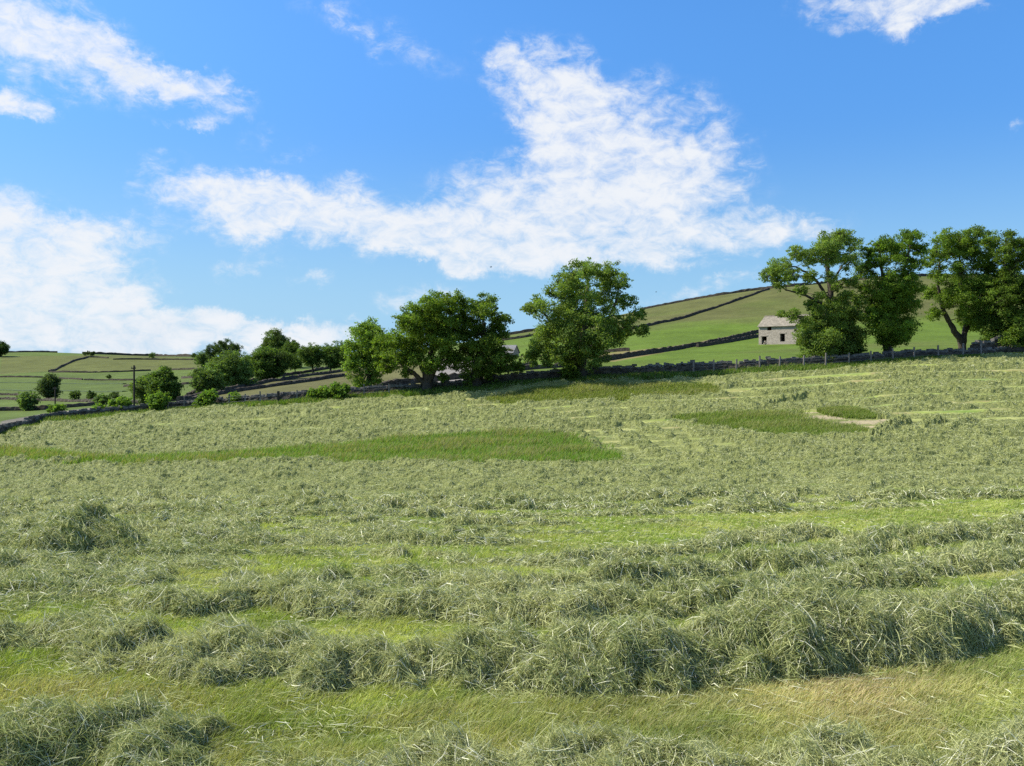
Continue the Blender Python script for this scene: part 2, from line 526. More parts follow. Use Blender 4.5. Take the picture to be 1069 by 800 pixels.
def row_field(x, y):
    """height of the raked rows and heap, and which one (-1 none)"""
    H = np.zeros(np.shape(x))
    rid = np.full(np.shape(x), -1, int)
    wx = x + (fbm(x * 1.3, y * 1.3, 31, 4, .65) - .5) * 1.1
    wy = y + (fbm(x * 1.1 + 50, y * 1.1, 37, 5, .68) - .5) * 1.25
    lump = fbm(x * 1.7, y * 2.0, 41, 5, .68)
    lump = np.clip((lump - .5) * 2.1 + .5, 0, 1.1)
    hol = sstep(fbm(x * 1.9 + 40, y * 2.2, 43, 3, .55), .58, .70)
    for i, P in enumerate(ROW_W):
        sel = np.nonzero((x > P[:, 0].min() - 2) & (x < P[:, 0].max() + 2) & (y > P[:, 1].min() - 2) & (y < P[:, 1].max() + 2))
        if len(sel[0]) == 0:
            continue
        sx, sy = wx[sel], wy[sel]
        best = np.full(sx.shape, 9.0)
        bh = np.zeros(sx.shape)
        for a, b in zip(P[:-1], P[1:]):
            dx, dy = b[0] - a[0], b[1] - a[1]
            t = np.clip(((sx - a[0]) * dx + (sy - a[1]) * dy) / (dx * dx + dy * dy), 0, 1)
            dd = np.hypot(sx - a[0] - t * dx, sy - a[1] - t * dy) / (a[3] + (b[3] - a[3]) * t)
            m = dd < best
            best = np.where(m, dd, best)
            bh = np.where(m, a[2] + (b[2] - a[2]) * t, bh)
        prof = np.clip(1 - best ** 2, 0, 1) ** .8
        hh = bh * prof * (.55 + .75 * lump[sel]) * (1 - .55 * hol[sel])
        cur = H[sel]
        up = hh > cur
        H[sel] = np.where(up, hh, cur)
        r = rid[sel]
        rid[sel] = np.where(up & (hh > .015), i, r)
    d = np.hypot((wx - HEAP_C[0]) / 1.5, (wy - HEAP_C[1]) / 1.4)
    hh = 1.0 * .84 * np.clip(1 - d ** 2, 0, 1) ** 1.2 * (.7 + .5 * lump)
    up = hh > H
    H = np.where(up, hh, H)
    rid = np.where(up & (hh > .02), len(ROW_W), rid)
    return H, rid


_ds = np.array([hit(p, q)[1] for p, q in ((0, 596), (160, 592), (300, 590), (400, 586), (500, 576), (600, 566), (700, 552), (800, 541), (900, 535), (1069, 526))])
_du = np.array([(p - CX) / F_PX for p in (0, 160, 300, 400, 500, 600, 700, 800, 900, 1069)])


# strips where the mower's lines lie bare: straw coloured stubble
STRIPS = []
for a_, b_, w_ in (((618, 450), (672, 480), .55), ((655, 448), (727, 477), .5), ((676, 441), (764, 472), .5), ((640, 487), (700, 490), .5), ((985, 420.5), (1075, 430), .7), ((715, 493), (900, 493.5), .45), ((890, 494), (1090, 494), .5),
                   ((748, 408), (806, 414), .8), ((100, 458), (230, 444), .7), ((60, 466), (205, 457), .6), ((140, 447), (300, 436), .7), ((240, 452), (420, 441), .6), ((940, 443), (955, 434), 1.0), ((975, 443), (992, 434), 1.2), ((1015, 442), (1060, 438), 1.0),
                   ((395, 436), (520, 424), .6), ((820, 399), (900, 394), .6), ((560, 430), (690, 424), .5)):
    pa, pb = hit(*a_), hit(*b_)
    STRIPS.append((pa[:2], pb[:2], w_ * 1.5))


def strip_mask(x, y):
    m = np.zeros(np.shape(x))
    k = np.nonzero(y > 38)
    xx, yy = x[k], y[k]
    wx, wy = xx + (fbm(xx * .3, yy * .3, 15, 3) - .5) * 2.2, yy + (fbm(xx * .3 + 30, yy * .3, 16, 3) - .5) * 2.2
    q = np.zeros(np.shape(xx))
    for pa, pb, w in STRIPS:
        d = pb - pa
        t = np.clip(((wx - pa[0]) * d[0] + (wy - pa[1]) * d[1]) / (d @ d), 0, 1)
        q = np.maximum(q, sstep(np.hypot(wx - pa[0] - t * d[0], wy - pa[1] - t * d[1]) / w, 1.25, .7))
    m[k] = q
    return m


def loose_field(x, y):
    """spread hay of the field beyond the raked rows: cover 0..1 and height"""
    yy = np.maximum(y, 1)
    start = np.interp(x / yy, _du, _ds)
    ey = edge_y(x, y)
    left = sstep(x / yy, .1, -.2)
    n1 = fbm(x * .32, y * .55, 51, 4, .55)
    n2 = fbm(x * .75, y * 1.1, 57, 3, .6)
    s = 98.0 - y + .12 * np.abs(x) * sstep(y, 75, 40)
    sp = np.where(y > 45, 3.4, 2.9)
    ph = fbm(x * .045, y * .03, 61, 3) * 1.3
    row = .5 + .5 * np.cos(2 * math.pi * (s / sp + ph))
    bias = np.interp(y, [12, 19, 25, 33, 40, 60, 110], [-.17, -.24, -.27, -.10, .16, .12, .06])
    c = sstep(row * .62 + n1 * .66 + n2 * .25 - .62 + bias, -.04, .30)
    c = c * sstep(y, start - .4, start + 1.4)
    # near left: hay lies spread between the rows too
    nl = sstep(fbm(x * .6, y * .8, 67, 3) + .12 * (x / yy < -.28), .56, .70) * sstep(y, 10.3, 11.6) * (x / yy < -.05)
    c = np.maximum(c, nl * .9)
    c = c * sstep(ey - y, 1.2, 2.6)
    pt = in_patch(x, y)
    dry = inside(PATCH_DRY, x + (n2 - .5) * 4, y + (n1 - .5) * 4)
    c = np.where(pt, 0, np.where(dry, c * .12, c)) * (1 - .6 * strip_mask(x, y))
    far = sstep(y, 25, 60)
    n3 = fbm(x * (1.6 - .6 * far), y * 1.9, 59, 3)
    H = c * (.03 + (.11 + .21 * far) * row ** 1.6 * (.35 + n2 * 1.3) + (.20 - .06 * far) * np.clip(n2 - .45, 0, 1) * 2 + (.26 - .04 * far) * np.clip(n3 - .5, 0, 1))
    return c, H


def hay(x, y):
    H, rid = row_field(x, y)
    c, Hl = loose_field(x, y)
    rc = np.clip(H / .10, 0, 1)
    fine = fbm(x * 4.2, y * 4.2, 71, 3, .6) - .5
    big = np.maximum(H, Hl)
    tot = np.maximum(big + fine * np.minimum(.22, big * .85 + .015), 0)
    return tot, np.maximum(c, rc), rid


# ------------------------------------------------------------------ ground sheet
def lin(r, g, b):
    return np.array([(c / 255) ** 2.2 for c in (r, g, b)])


G_STUBBLE = np.array((.25, .29, .065))
G_HAY = np.array((.34, .365, .17))
G_VERGE = np.array((.085, .15, .028))
G_PASTURE = np.array((.090, .136, .016))
G_LEFT = np.array((.092, .128, .024))
G_HILL = np.array((.098, .102, .029))
G_OLIVE = np.array((.105, .10, .034))


def land_colour(x, y, z):
    px, py = to_px(x, y, z)
    ey = edge_y(x, y)
    n = x.shape
    u = x / np.maximum(y, 1)
    c = np.tile(G_LEFT, n + (1,))
    # right: green pasture rising to rough olive hill
    right = sstep(px, 470, 560) * (y > 20)
    hill = sstep(z - CZ, 9, 17) * 1.0
    nn = fbm(x / 30, y / 30, 81, 4)
    rc = G_PASTURE + (G_HILL - G_PASTURE) * np.clip(hill + (nn - .5) * 1.5, 0, 1)[..., None]
    c = c + (rc - c) * right[..., None]

    def lay(poly, col, k=1.0, soft=None):
        m = inside(poly, px, py) & (y > ey - 3)
        c[m] = c[m] * (1 - k) + np.array(col) * k

    beyond = y > ey + 1.5
    lay([(205, 424), (250, 403), (362, 388), (372, 376), (520, 376), (520, 402), (380, 416), (205, 426)], G_OLIVE)
    lay([(0, 372), (135, 371), (225, 375), (225, 386), (100, 388), (50, 388), (0, 391)], (.102, .112, .027))
    lay([(0, 392), (230, 388), (200, 410), (130, 420), (0, 417)], (.086, .118, .024))
    lay([(0, 440), (40, 433), (100, 425), (140, 422), (140, 428), (60, 436), (0, 448)], (.16, .145, .11))
    lay([(452, 376), (496, 374), (500, 400), (455, 400)], (.21, .19, .16))
    lay([(500, 378), (560, 370), (640, 378), (700, 367), (770, 354), (780, 348), (700, 362), (620, 370), (500, 374)], (.19, .15, .06), .8)
    # field
    f = y < ey - .2
    H, cov, rid = hay(x, y)
    pn = fbm(x * .35, y * .6, 91, 4)
    st = G_STUBBLE + (np.array((.27, .225, .095)) - G_STUBBLE) * sstep(pn, .52, .72)[..., None]
    st = st + (np.array((.12, .2, .035)) - st) * (sstep(pn, .46, .28) * .7)[..., None]
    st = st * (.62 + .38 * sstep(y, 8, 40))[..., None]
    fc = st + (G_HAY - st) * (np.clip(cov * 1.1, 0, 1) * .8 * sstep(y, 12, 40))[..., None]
    pt = in_patch(x, y)
    fc[pt] = (.085, .15, .03)
    dry = inside(PATCH_DRY, x, y)
    sm_ = strip_mask(x, y)[..., None]
    fc = fc + (np.array((.30, .30, .105)) - fc) * sm_ * .7
    fc[dry] = (.37, .31, .18)
    vg = sstep(ey - y, 2.9, 1.6) * (y > 30)
    fc = fc + (G_VERGE - fc) * vg[..., None]
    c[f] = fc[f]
    strip = (y >= ey - .2) & (y < ey + 2.5)
    c[strip] = G_VERGE
    # broad mottling of the sward
    k = .70 + .60 * fbm(x / 7, y / 11, 97, 5, .62)
    return c * k[..., None]


def grid_faces(nu, nv):
    i = np.arange(nu - 1)[:, None] * nv + np.arange(nv - 1)[None, :]
    return np.stack([i, i + nv, i + nv + 1, i + 1], -1).reshape(-1, 4)


def build_ground():
    us = np.concatenate([np.linspace(-3, -.75, 24)[:-1], np.linspace(-.75, .75, 421), np.linspace(.75, 3, 24)[1:]])
    ys = np.concatenate([np.linspace(-30, 3, 12)[:-1], np.exp(np.linspace(math.log(3), math.log(560), 640)), np.exp(np.linspace(math.log(580), math.log(3900), 24))])
    X = us[:, None] * (np.maximum(ys, 0) + 8)[None, :]
    Y = np.broadcast_to(ys[None, :], X.shape).copy()
    Z = height(X, Y)
    c = land_colour(X.ravel(), Y.ravel(), Z.ravel())
    m, t = new_mat('ground_turf')
    a = t.n('ShaderNodeAttribute', attribute_name='col')
    tc = t.n('ShaderNodeTexCoord')
    o = tc.outputs['Object']
    n1 = t.noise(o, .9, 8, .68)
    n2 = t.noise(o, .07, 6, .6)
    mul = t.m('ADD', t.m('MULTIPLY', n1, 1.1), t.m('ADD', t.m('MULTIPLY', n2, .5), .2))
    colr = t.mix(1.0, a.outputs[0], t.n('ShaderNodeCombineColor', {0: mul, 1: mul, 2: mul}).outputs[0], 'MULTIPLY')
    b = t.n('ShaderNodeBump', {'Strength': .5, 'Distance': .3, 'Height': t.noise(o, .8, 6, .65)})
    p = t.n('ShaderNodeBsdfPrincipled', {'Base Color': colr, 'Roughness': .95, 'Normal': b.outputs[0], 'Specular IOR Level': .1})
    out = t.n('ShaderNodeOutputMaterial')
    t.nt.links.new(p.outputs[0], out.inputs[0])
    g = mesh_obj('ground', np.stack([X.ravel(), Y.ravel(), Z.ravel()], -1), grid_faces(*X.shape), m, col=c, smooth=True)
    tag(g, 'mown hay meadow falling to a dip and green hillsides rising beyond it', 'ground', kind='structure')


build_ground()


# ------------------------------------------------------------------ hay: the mass, cut into one mesh per raked row
def hay_tone(n, x, y, r):
    """albedo of dry grass stems: mostly grey green, some fresh, some straw"""
    a = np.array((.43, .445, .195))
    g = np.array((.205, .255, .072))
    s = np.array((.68, .67, .48))
    p = fbm(x * .5, y * .5, 111, 3)
    k = r.random(n)
    c = np.tile(a, (n, 1))
    gm = np.clip((k - .45 + (p - .5) * 1.2) * 1.6, 0, 1)
    c += (g - c) * gm[:, None] * .85
    sm = r.random(n) < .13
    c[sm] = s * (0.75 + .4 * r.random((sm.sum(), 1)))
    return c * (.8 + .4 * r.random((n, 1)))


ROW_LABEL = {
    'front': 'nearest row of cut hay, running along the very bottom of the view',
    'main': 'thickest raked row of cut hay, with dark hollows in its near side, crossing the whole foreground',
    'second': 'raked hay row just behind the thick foreground row, bending away uphill on the right',
    'third': 'third long raked hay row from the front, curving away to the right in a thin line',
    'short': 'short raked hay row that ends in a dark lump, beyond the curving rows',
    'upper_a': 'short dark hay ridge beside the tan bare patch high in the field',
    'upper_b': 'middle one of three short slanting hay ridges high in the field at right',
    'upper_c': 'rightmost of three short slanting hay ridges high in the field',
    'upper_d': 'thin dark hay ridge in the top of the field below the barn',
    'heap': 'rounded heap of cut hay standing at the left of the field',
}
HAYOBJ = {}


def merge(parts):
    """[(verts, [faces], col)] -> one"""
    vs, cs, fs, off = [], [], {}, 0
    for v, f, c in parts:
        if len(v) == 0:
            continue
        vs.append(v)
        cs.append(np.broadcast_to(c, v.shape))
        for q in f:
            if len(q):
                fs.setdefault(q.shape[1], []).append(q + off)
        off += len(v)
    return np.concatenate(vs), [np.concatenate(q) for q in fs.values()], np.concatenate(cs)


def ribbons(P0, D, L, W, bend, nseg, r, col, up=None):
    """curved flat stems centred on P0 along D; bend = droop vector (n,3)"""
    n = len(P0)
    t = np.linspace(-1, 1, nseg + 1)
    side = np.cross(D, r.normal(size=(n, 3)))
    side /= np.linalg.norm(side, axis=1, keepdims=True) + 1e-9
    pts = P0[:, None, :] + D[:, None, :] * (L[:, None] * t[None, :] * .5)[..., None] - bend[:, None, :] * (t ** 2)[None, :, None]
    w = W[:, None] * (1 - .55 * np.abs(t) ** 3)[None, :] * .5
    a, b = pts + side[:, None, :] * w[..., None], pts - side[:, None, :] * w[..., None]
    v = np.stack([a, b], 2).reshape(n, -1, 3)
    k = 2 * (nseg + 1)
    base = (np.arange(n) * k)[:, None] + (np.arange(nseg) * 2)[None, :]
    f = np.stack([base, base + 1, base + 3, base + 2], -1).reshape(-1, 4)
    return v.reshape(-1, 3), [f], np.repeat(col, k, axis=0)


def spread(n, y0, y1, u=.67, power=0.0):
    """points on the ground, closer together near the path where the grass is seen singly"""
    q = rng.random(n)
    y = np.exp(math.log(y0) + q * (math.log(y1) - math.log(y0)))
    uu = (rng.random(n) * 2 - 1) * u
    return uu * (y + 5.0 * sstep(y, 45, 12)), y


def build_hay():
    parts = {i: [] for i in range(-1, len(ROW_NAMES))}
    # 1. body of the hay
    us = np.linspace(-.69, .69, 1150)
    ys = np.exp(np.linspace(math.log(4.9), math.log(118), 1150))
    X = us[:, None] * (ys + 5.0 * sstep(ys, 45, 12))[None, :]
    Y = np.broadcast_to(ys[None, :], X.shape).copy()
    H, cov, rid = hay(X.ravel(), Y.ravel())
    H, rid = H.reshape(X.shape), rid.reshape(X.shape)
    Z = height(X, Y) + H - .03
    V = np.stack([X, Y, Z], -1).reshape(-1, 3)
    tone = fbm(X.ravel() * 2.3, Y.ravel() * 2.3, 137, 3)
    C = np.array((.25, .27, .085)) * (.75 + .5 * tone)[:, None]
    F = grid_faces(*X.shape)
    hq = H.ravel()[F].max(1)
    keep = hq > .03
    F = F[keep]
    fr = rid.ravel()[F[:, 0]]
    for i in parts:
        f = F[fr == i]
        if len(f):
            used, inv = np.unique(f, return_inverse=True)
            parts[i].append((V[used], [inv.reshape(f.shape)], C[used]))
    # 2. single stems and wisps
    for (n, y0, y1, nseg, loose) in ((1750000, 5.0, 13, 3, .13), (900000, 13, 34, 2, .12), (1300000, 34, 112, 1, .0)):
        x, y = spread(n, y0, y1)
        h, cv, rd = hay(x, y)
        p = np.clip(cv * 1.15, 0, 1)
        if loose:
            p = np.maximum(p, loose)
        e = .06
        hx = (hay(x + e, y)[0] - h) / e
        hy = (hay(x, y + e)[0] - h) / e
        k = rng.random(n) < p * np.clip(np.sqrt(1 + hx * hx + hy * hy) / 1.9, 0, 1) * np.where(cv < .2, .55, 1)
        x, y, h, rd, cv, hx, hy = x[k], y[k], h[k], rd[k], cv[k], hx[k], hy[k]
        m = len(x)
        hx, hy = np.clip(hx, -1.6, 1.6), np.clip(hy, -1.6, 1.6)
        z = height(x, y) + h
        pxs = y / 910.0
        ang = rng.random(m) * 2 * math.pi
        sw = fbm(x * .9, y * .9, 141, 2) * 9
        ang = np.where(rng.random(m) < .45, sw + rng.normal(size=m) * .8, ang)
        dx, dy = np.cos(ang), np.sin(ang)
        tilt = rng.normal(size=m) * (np.where(cv > .6, .62, .22) if nseg > 1 else .22)
        D = np.stack([dx, dy, dx * hx + dy * hy + tilt], -1)
        D /= np.linalg.norm(D, axis=1, keepdims=True)
        L = np.maximum(.10 + .24 * rng.random(m) ** 1.5, pxs * (5 + 6 * rng.random(m)))
        W = np.maximum(.0028 + .0026 * rng.random(m), pxs * (.55 + .35 * rng.random(m)))
        if nseg == 1:
            L = pxs * (1.3 + 2.2 * rng.random(m))
            W = pxs * (.5 + .4 * rng.random(m))
        lift = np.abs(rng.normal(size=m)) * (.03 + .06 * np.clip(h, 0, .5)) - .015
        if nseg == 1:
            lift = np.abs(rng.normal(size=m)) * .022
        nrm = np.stack([-hx, -hy, np.ones(m)], -1)
        nrm /= np.linalg.norm(nrm, axis=1, keepdims=True)
        P0 = np.stack([x, y, z], -1) + nrm * lift[:, None]
        thin = cv < .25
        P0[thin, 2] += .05
        D[thin, 2] *= .4
        if nseg > 1:
            L = np.where(thin, L * .6, L)
        bend = (nrm * .6 + rng.normal(size=(m, 3)) * .6) * (L * (.03 + .2 * rng.random(m)) * np.where(thin, .4, 1))[:, None]
        col = hay_tone(m, x, y, rng)
        if nseg == 1:
            col = col * .5 + np.array((.37, .395, .168)) * .5
        for i in parts:
            s = rd == i
            if s.any():
                parts[i].append(ribbons(P0[s], D[s], L[s], W[s], bend[s], nseg, rng, col[s]))
    for i in parts:
        if not parts[i]:
            continue
        v, f, c = merge(parts[i])
        if i < 0:
            o = mesh_obj('cut_hay', v, f, M_HAY, col=c)
            tag(o, 'pale cut grass lying spread over the rest of the meadow', 'hay', kind='stuff')
        else:
            k = ROW_NAMES[i]
            o = mesh_obj('hay_heap' if k == 'heap' else 'hay_row', v, f, M_HAY, col=c)
            tag(o, ROW_LABEL[k], 'hay', kind='stuff')


build_hay()


# ------------------------------------------------------------------ stubble and standing grass
def blades(x, y, z, Hh, W, lean, r, col):
    n = len(x)
    ang = r.random(n) * 2 * math.pi
    sx, sy = np.cos(ang) * W * .5, np.sin(ang) * W * .5
    b0 = np.stack([x + sx, y + sy, z], -1)
    b1 = np.stack([x - sx, y - sy, z], -1)
    mid = np.stack([x, y, z + Hh * .6], -1) + lean * .35
    m0 = mid + np.stack([sx, sy, 0 * sx], -1) * .8
    m1 = mid - np.stack([sx, sy, 0 * sx], -1) * .8
    tip = np.stack([x, y, z + Hh], -1) + lean
    v = np.stack([b0, b1, m0, m1, tip], 1).reshape(-1, 3)
    i = np.arange(n) * 5
    q = np.stack([i, i + 1, i + 3, i + 2], -1)
    t = np.stack([i + 2, i + 3, i + 4], -1)
    return v, [q, t], np.repeat(col, 5, axis=0)


def build_stubble():
    parts = []
    for n, y0, y1 in ((850000, 5.0, 14), (380000, 14, 45)):
        x, y = spread(n, y0, y1)
        h, cv, rd = hay(x, y)
        k = (rng.random(n) > cv * 1.2) & ~in_patch(x, y)
        x, y, h = x[k], y[k], h[k]
        m = len(x)
        pn = fbm(x * .8, y * 1.3, 151, 4)
        rd2 = fbm(x * .45 + 7, y * .9, 157, 3)
        green = np.array((.20, .275, .055))
        yel = np.array((.42, .455, .13))
        red = np.array((.50, .41, .23))
        col = np.tile(green, (m, 1))
        ky = np.clip(.8 * sstep(pn, .38, .66) + rng.normal(size=m) * .3, 0, 1)
        col += (yel - col) * ky[:, None]
        kr = np.clip(sstep(rd2, .58, .74) * (.15 + .3 * rng.random(m)) + (rng.random(m) < .06) * .7, 0, 1)
        # worn tan swards: right foreground and left foreground
        u = x / y
        sp = np.exp(-(((u - .40) / .14) ** 2 + ((y - 7.8) / .8) ** 2)) + .8 * np.exp(-(((u + .46) / .14) ** 2 + ((y - 7.4) / .7) ** 2))
        kr = np.clip(kr + sp * (rng.random(m) < .75) * .8, 0, 1)
        col += (red - col) * kr[:, None]
        col *= (.78 + .55 * rng.random((m, 1))) * (.72 + .56 * fbm(x * 2.6, y * 3.5, 163, 3))[:, None]
        pxs = y / 910
        Hh = np.maximum((.04 + .095 * rng.random(m)) * (.4 + 1.3 * fbm(x * 1.7, y * 2.2, 167, 3)), pxs * 3)
        W = np.maximum(.003 + .003 * rng.random(m), pxs * .55)
        lean = np.stack([Hh * (.5 + .35 * rng.normal(size=m)), Hh * .3 * rng.normal(size=m), -Hh * .12 * rng.random(m)], -1)
        parts.append(blades(x, y, height(x, y) - .005, Hh, W, lean, rng, col))
    v, f, c = merge(parts)
    tag(mesh_obj('stubble_grass', v, f, M_GRASS, col=c), 'short yellow green stubble showing between the rows of hay', 'grass', kind='stuff')


def build_patch(polys, n, hgt, label, seed, top=(.33, .26, .14), body=(.15, .255, .038), pale=.25):
    r = np.random.default_rng(seed)
    parts = []
    for poly in polys:
        P = np.array(poly)
        lo, hi = P.min(0), P.max(0)
        lo[0] = max(lo[0], -60)
        x = lo[0] + r.random(n * 4) * (hi[0] - lo[0])
        y = lo[1] + r.random(n * 4) * (hi[1] - lo[1])
        k = np.nonzero(inside(poly, x + (fbm(x * .5, y * .5, 8, 3) - .5) * 3.0 + r.normal(size=len(x)) * .35, y + (fbm(x * .4 + 5, y * .6, 9, 3) - .5) * 2.6 + r.normal(size=len(x)) * .45))[0][:n]
        x, y = x[k], y[k]
        m = len(x)
        pn = fbm(x * .25, y * .4, seed, 3)
        Hh = hgt * (.55 + .6 * r.random(m)) * (.6 + .8 * pn)
        W = y / 910 * (.45 + .3 * r.random(m))
        lean = np.stack([Hh * (.25 + .3 * r.normal(size=m)), Hh * .3 * r.normal(size=m), 0 * Hh], -1)
        col = np.tile(np.array(body), (m, 1)) * (.7 + .6 * r.random((m, 1)))
        v, f, c = blades(x, y, height(x, y) - .01, Hh, W, lean, r, col)
        c = c.reshape(m, 5, 3).copy()
        s = r.random(m) < pale + sstep(pn, .45, .7) * .4
        c[s, 4] = np.array(top) * (.8 + .5 * r.random((s.sum(), 1)))
        c[s, 2] = c[s, 2] * .5 + np.array(top) * .5
        c[s, 3] = c[s, 2]
        parts.append((v, f, c.reshape(-1, 3)))
    v, f, c = merge(parts)
    tag(mesh_obj('uncut_grass', v, f, M_GRASS, col=c), label, 'grass', kind='stuff')


build_stubble()
build_patch([PATCH_LONG], 60000, .55, 'long tongue of uncut green grass with reddish seed heads across the middle of the meadow', 201, pale=.26)
build_patch([PATCH_TOP], 26000, .38, 'uncut olive grass patch below the lone tree at the top of the field', 202, body=(.17, .22, .04), top=(.33, .31, .13))
build_patch([PATCH_RIGHT, PATCH_TUFT], 22000, .42, 'uncut grass patch around the tan bare spot on the right of the field', 203, body=(.16, .23, .04), top=(.30, .29, .12))


def build_verge():
    r = np.random.default_rng(77)
    n = 60000
    u = -.64 + 1.28 * r.random(n)
    ey = np.interp(u, EDGE_U, EDGE[:, 1])
    y = ey - 2.7 + 3.6 * r.random(n) ** .8
    x = u * y
    pn = fbm(x * .2, y * .2, 7, 3)
    Hh = (.16 + .42 * r.random(n)) * (.5 + .9 * pn)
    W = y / 910 * (.5 + .35 * r.random(n))
    lean = np.stack([Hh * .35 * r.normal(size=n), Hh * .3 * r.normal(size=n), 0 * Hh], -1)
    col = np.array((.13, .21, .032)) * (.65 + .7 * r.random((n, 1)))
    col[r.random(n) < .2] = (.24, .24, .10)
    v, f, c = blades(x, y, height(x, y) - .01, Hh, W, lean, r, col)
    tag(mesh_obj('verge_grass', v, f, M_GRASS, col=c), 'ragged long grass growing along the foot of the field wall', 'grass', kind='stuff')


build_verge()
# ------------------------------------------------------------------ dry stone walls
def wall(label, pts, h=1.25, w=.55, step=None, coping=False, group=None, mat=None, ymin=4.0, name='stone_wall', seed=None, dy=0.0, cat='wall', rough=.10):
    """pts: points on the ground seen at (px, py); the wall follows the ground between them"""
    W = []
    for p in pts:
        q = hit(p[0], p[1], 0.0, ymin)
        W.append((q[0], q[1] + dy, (p[2] if len(p) > 2 else h) * (.46 if p[0] < 400 else .60)))
    return wall_xy(label, W, w, step, coping, group, mat, name, seed, cat, rough)


def wall_xy(label, W, w=.55, step=None, coping=False, group=None, mat=None, name='stone_wall', seed=None, cat='wall', rough=.10):
    r = np.random.default_rng(seed if seed is not None else len(label) * 7 + int(abs(W[0][0]) * 13))
    W = np.array(W, float)
    seg = np.hypot(np.diff(W[:, 0]), np.diff(W[:, 1]))
    cum = np.concatenate([[0], np.cumsum(seg)])
    dist = np.mean(W[:, 1])
    st = step or max(.45, dist / 260)
    n = max(4, int(cum[-1] / st))
    s = np.linspace(0, cum[-1], n)
    x, y, hh = (np.interp(s, cum, W[:, i]) for i in range(3))
    k = 5
    if n > 12:
        for a in (x, y):
            p = np.convolve(np.pad(a, k, mode='edge'), np.ones(2 * k + 1) / (2 * k + 1), mode='valid')
            a[1:-1] = p[1:-1]
    tx, ty = np.gradient(x), np.gradient(y)
    ln = np.hypot(tx, ty) + 1e-9
    nx, ny = -ty / ln, tx / ln
    z = height(x, y)
    sag = (fbm(s / 9, s * 0 + 3.3, r.integers(1000), 3) - .5) * .5
    top = z + hh * (1 + sag) + r.normal(size=n) * rough * hh
    w0, w1 = w * .62, w * .36
    jit = lambda: r.normal(size=n) * .035
    prof = []
    for sd, q, zz in ((-1, w0, z - .25), (-1, w0 * .9, z + hh * .35), (-1, w1, top - .06 * hh), (1, w1, top), (1, w0 * .9, z + hh * .35), (1, w0, z - .25)):
        d = sd * (q + jit())
        prof.append(np.stack([x + nx * d, y + ny * d, zz], -1))
    V = np.stack(prof, 1).reshape(-1, 3)
    m = len(prof)
    i = np.arange(n - 1)[:, None] * m + np.arange(m - 1)[None, :]
    F = np.stack([i, i + m, i + m + 1, i + 1], -1).reshape(-1, 4)
    caps = np.array([[0, 1, 2, 3, 4, 5], [(n - 1) * m + j for j in range(5, -1, -1)]])
    mid = (x[n // 2], y[n // 2], z[n // 2])
    if coping:
        root = empty(name, mid, label, cat, group)
        mesh_obj('wall_body', V, [F, caps], mat or M_WALL, root)
        cv, cf = [], []
        pos = 0.0
        while pos < cum[-1] - .3:
            l = .22 + .3 * r.random()
            c = pos + l / 2
            cx, cy, ct = np.interp(c, s, x), np.interp(c, s, y), np.interp(c, s, top)
            a = np.interp(c, s, np.arctan2(ty, tx)) + r.normal() * .12
            hgt = .12 + .16 * r.random()
            b = len(cv)
            for dz in (-.05, hgt):
                for du, dv in ((-1, -1), (1, -1), (1, 1), (-1, 1)):
                    du, dv = du * l * .53, dv * w1 * (1.15 if dz < 0 else .85 + .2 * r.random())
                    cv.append((cx + math.cos(a) * du - math.sin(a) * dv, cy + math.sin(a) * du + math.cos(a) * dv, ct + dz + r.normal() * .025))
            for q in ((0, 3, 2, 1), (4, 5, 6, 7), (0, 1, 5, 4), (1, 2, 6, 5), (2, 3, 7, 6), (3, 0, 4, 7)):
                cf.append([b + e for e in q])
            pos += l
        mesh_obj('coping_stones', cv, np.array(cf), M_COPE, root)
        return root
    o = mesh_obj(name, V, [F, caps], mat or M_WALL)
    me = o.data
    me.transform(__import__('mathutils').Matrix.Translation((-mid[0], -mid[1], -mid[2])))
    o.location = mid
    return tag(o, label, cat, group)


def edge_wall(i0, i1, label, h, seed):
    pts = [(EDGE[i][0] * (1 + .8 / EDGE[i][1]), EDGE[i][1] + .8, h) for i in range(i0, i1)]
    return wall_xy(label, pts, .6, .42, True, seed=seed)


edge_wall(0, 9, 'low dark drystone wall along the left edge of the meadow, running to the oaks', .75, 1)
edge_wall(8, 13, 'shaded drystone wall behind the lone tree, along the top of the meadow', 1.0, 2)
edge_wall(12, 18, 'lit drystone wall below the barn and the three right hand trees, with wooden posts', .9, 3)
wall_xy('tall drystone wall at the extreme right, under the spreading tree',
        [(EDGE[16][0] + 1.2, EDGE[16][1] + 1.4, 1.3), (EDGE[17][0], EDGE[17][1] + 1.8, 2.2), (EDGE[18][0], EDGE[18][1] + 1.5, 3.0)], .7, .42, True, seed=4)

G = None
wall('dark drystone wall just beyond the field wall at far left', [(-40, 430), (0, 429), (50, 427.5), (75, 425.5), (100, 423.5)], 1.3)
wall('drystone wall along the near lane, low at left', [(-40, 419), (0, 417), (20, 418), (60, 419), (95, 420), (128, 420)], 1.15, rough=.14)
wall('long broken drystone wall below the terraces on the left hillside', [(-40, 394), (0, 394), (20, 394.2), (45, 394.4)], 1.2)
wall('broken drystone wall segment over the grey green willow', [(62, 395.5), (86, 396.8)], 1.2)
wall('broken drystone wall segment left of the utility pole', [(88, 397), (106, 397.2), (124, 397.4), (139, 397.2)], 1.2)
wall('short drystone wall stub right of the big round tree', [(190, 395.3), (202, 395)], 1.3)
wall('drystone wall climbing diagonally up the left hillside', [(51, 388.6), (62, 384), (72, 379.5), (82, 375.8), (92, 373.2)], 1.7)
wall('drystone wall capping the diagonal one near the left skyline', [(90, 373.2), (102, 373.4), (113, 374.2)], 1.6)
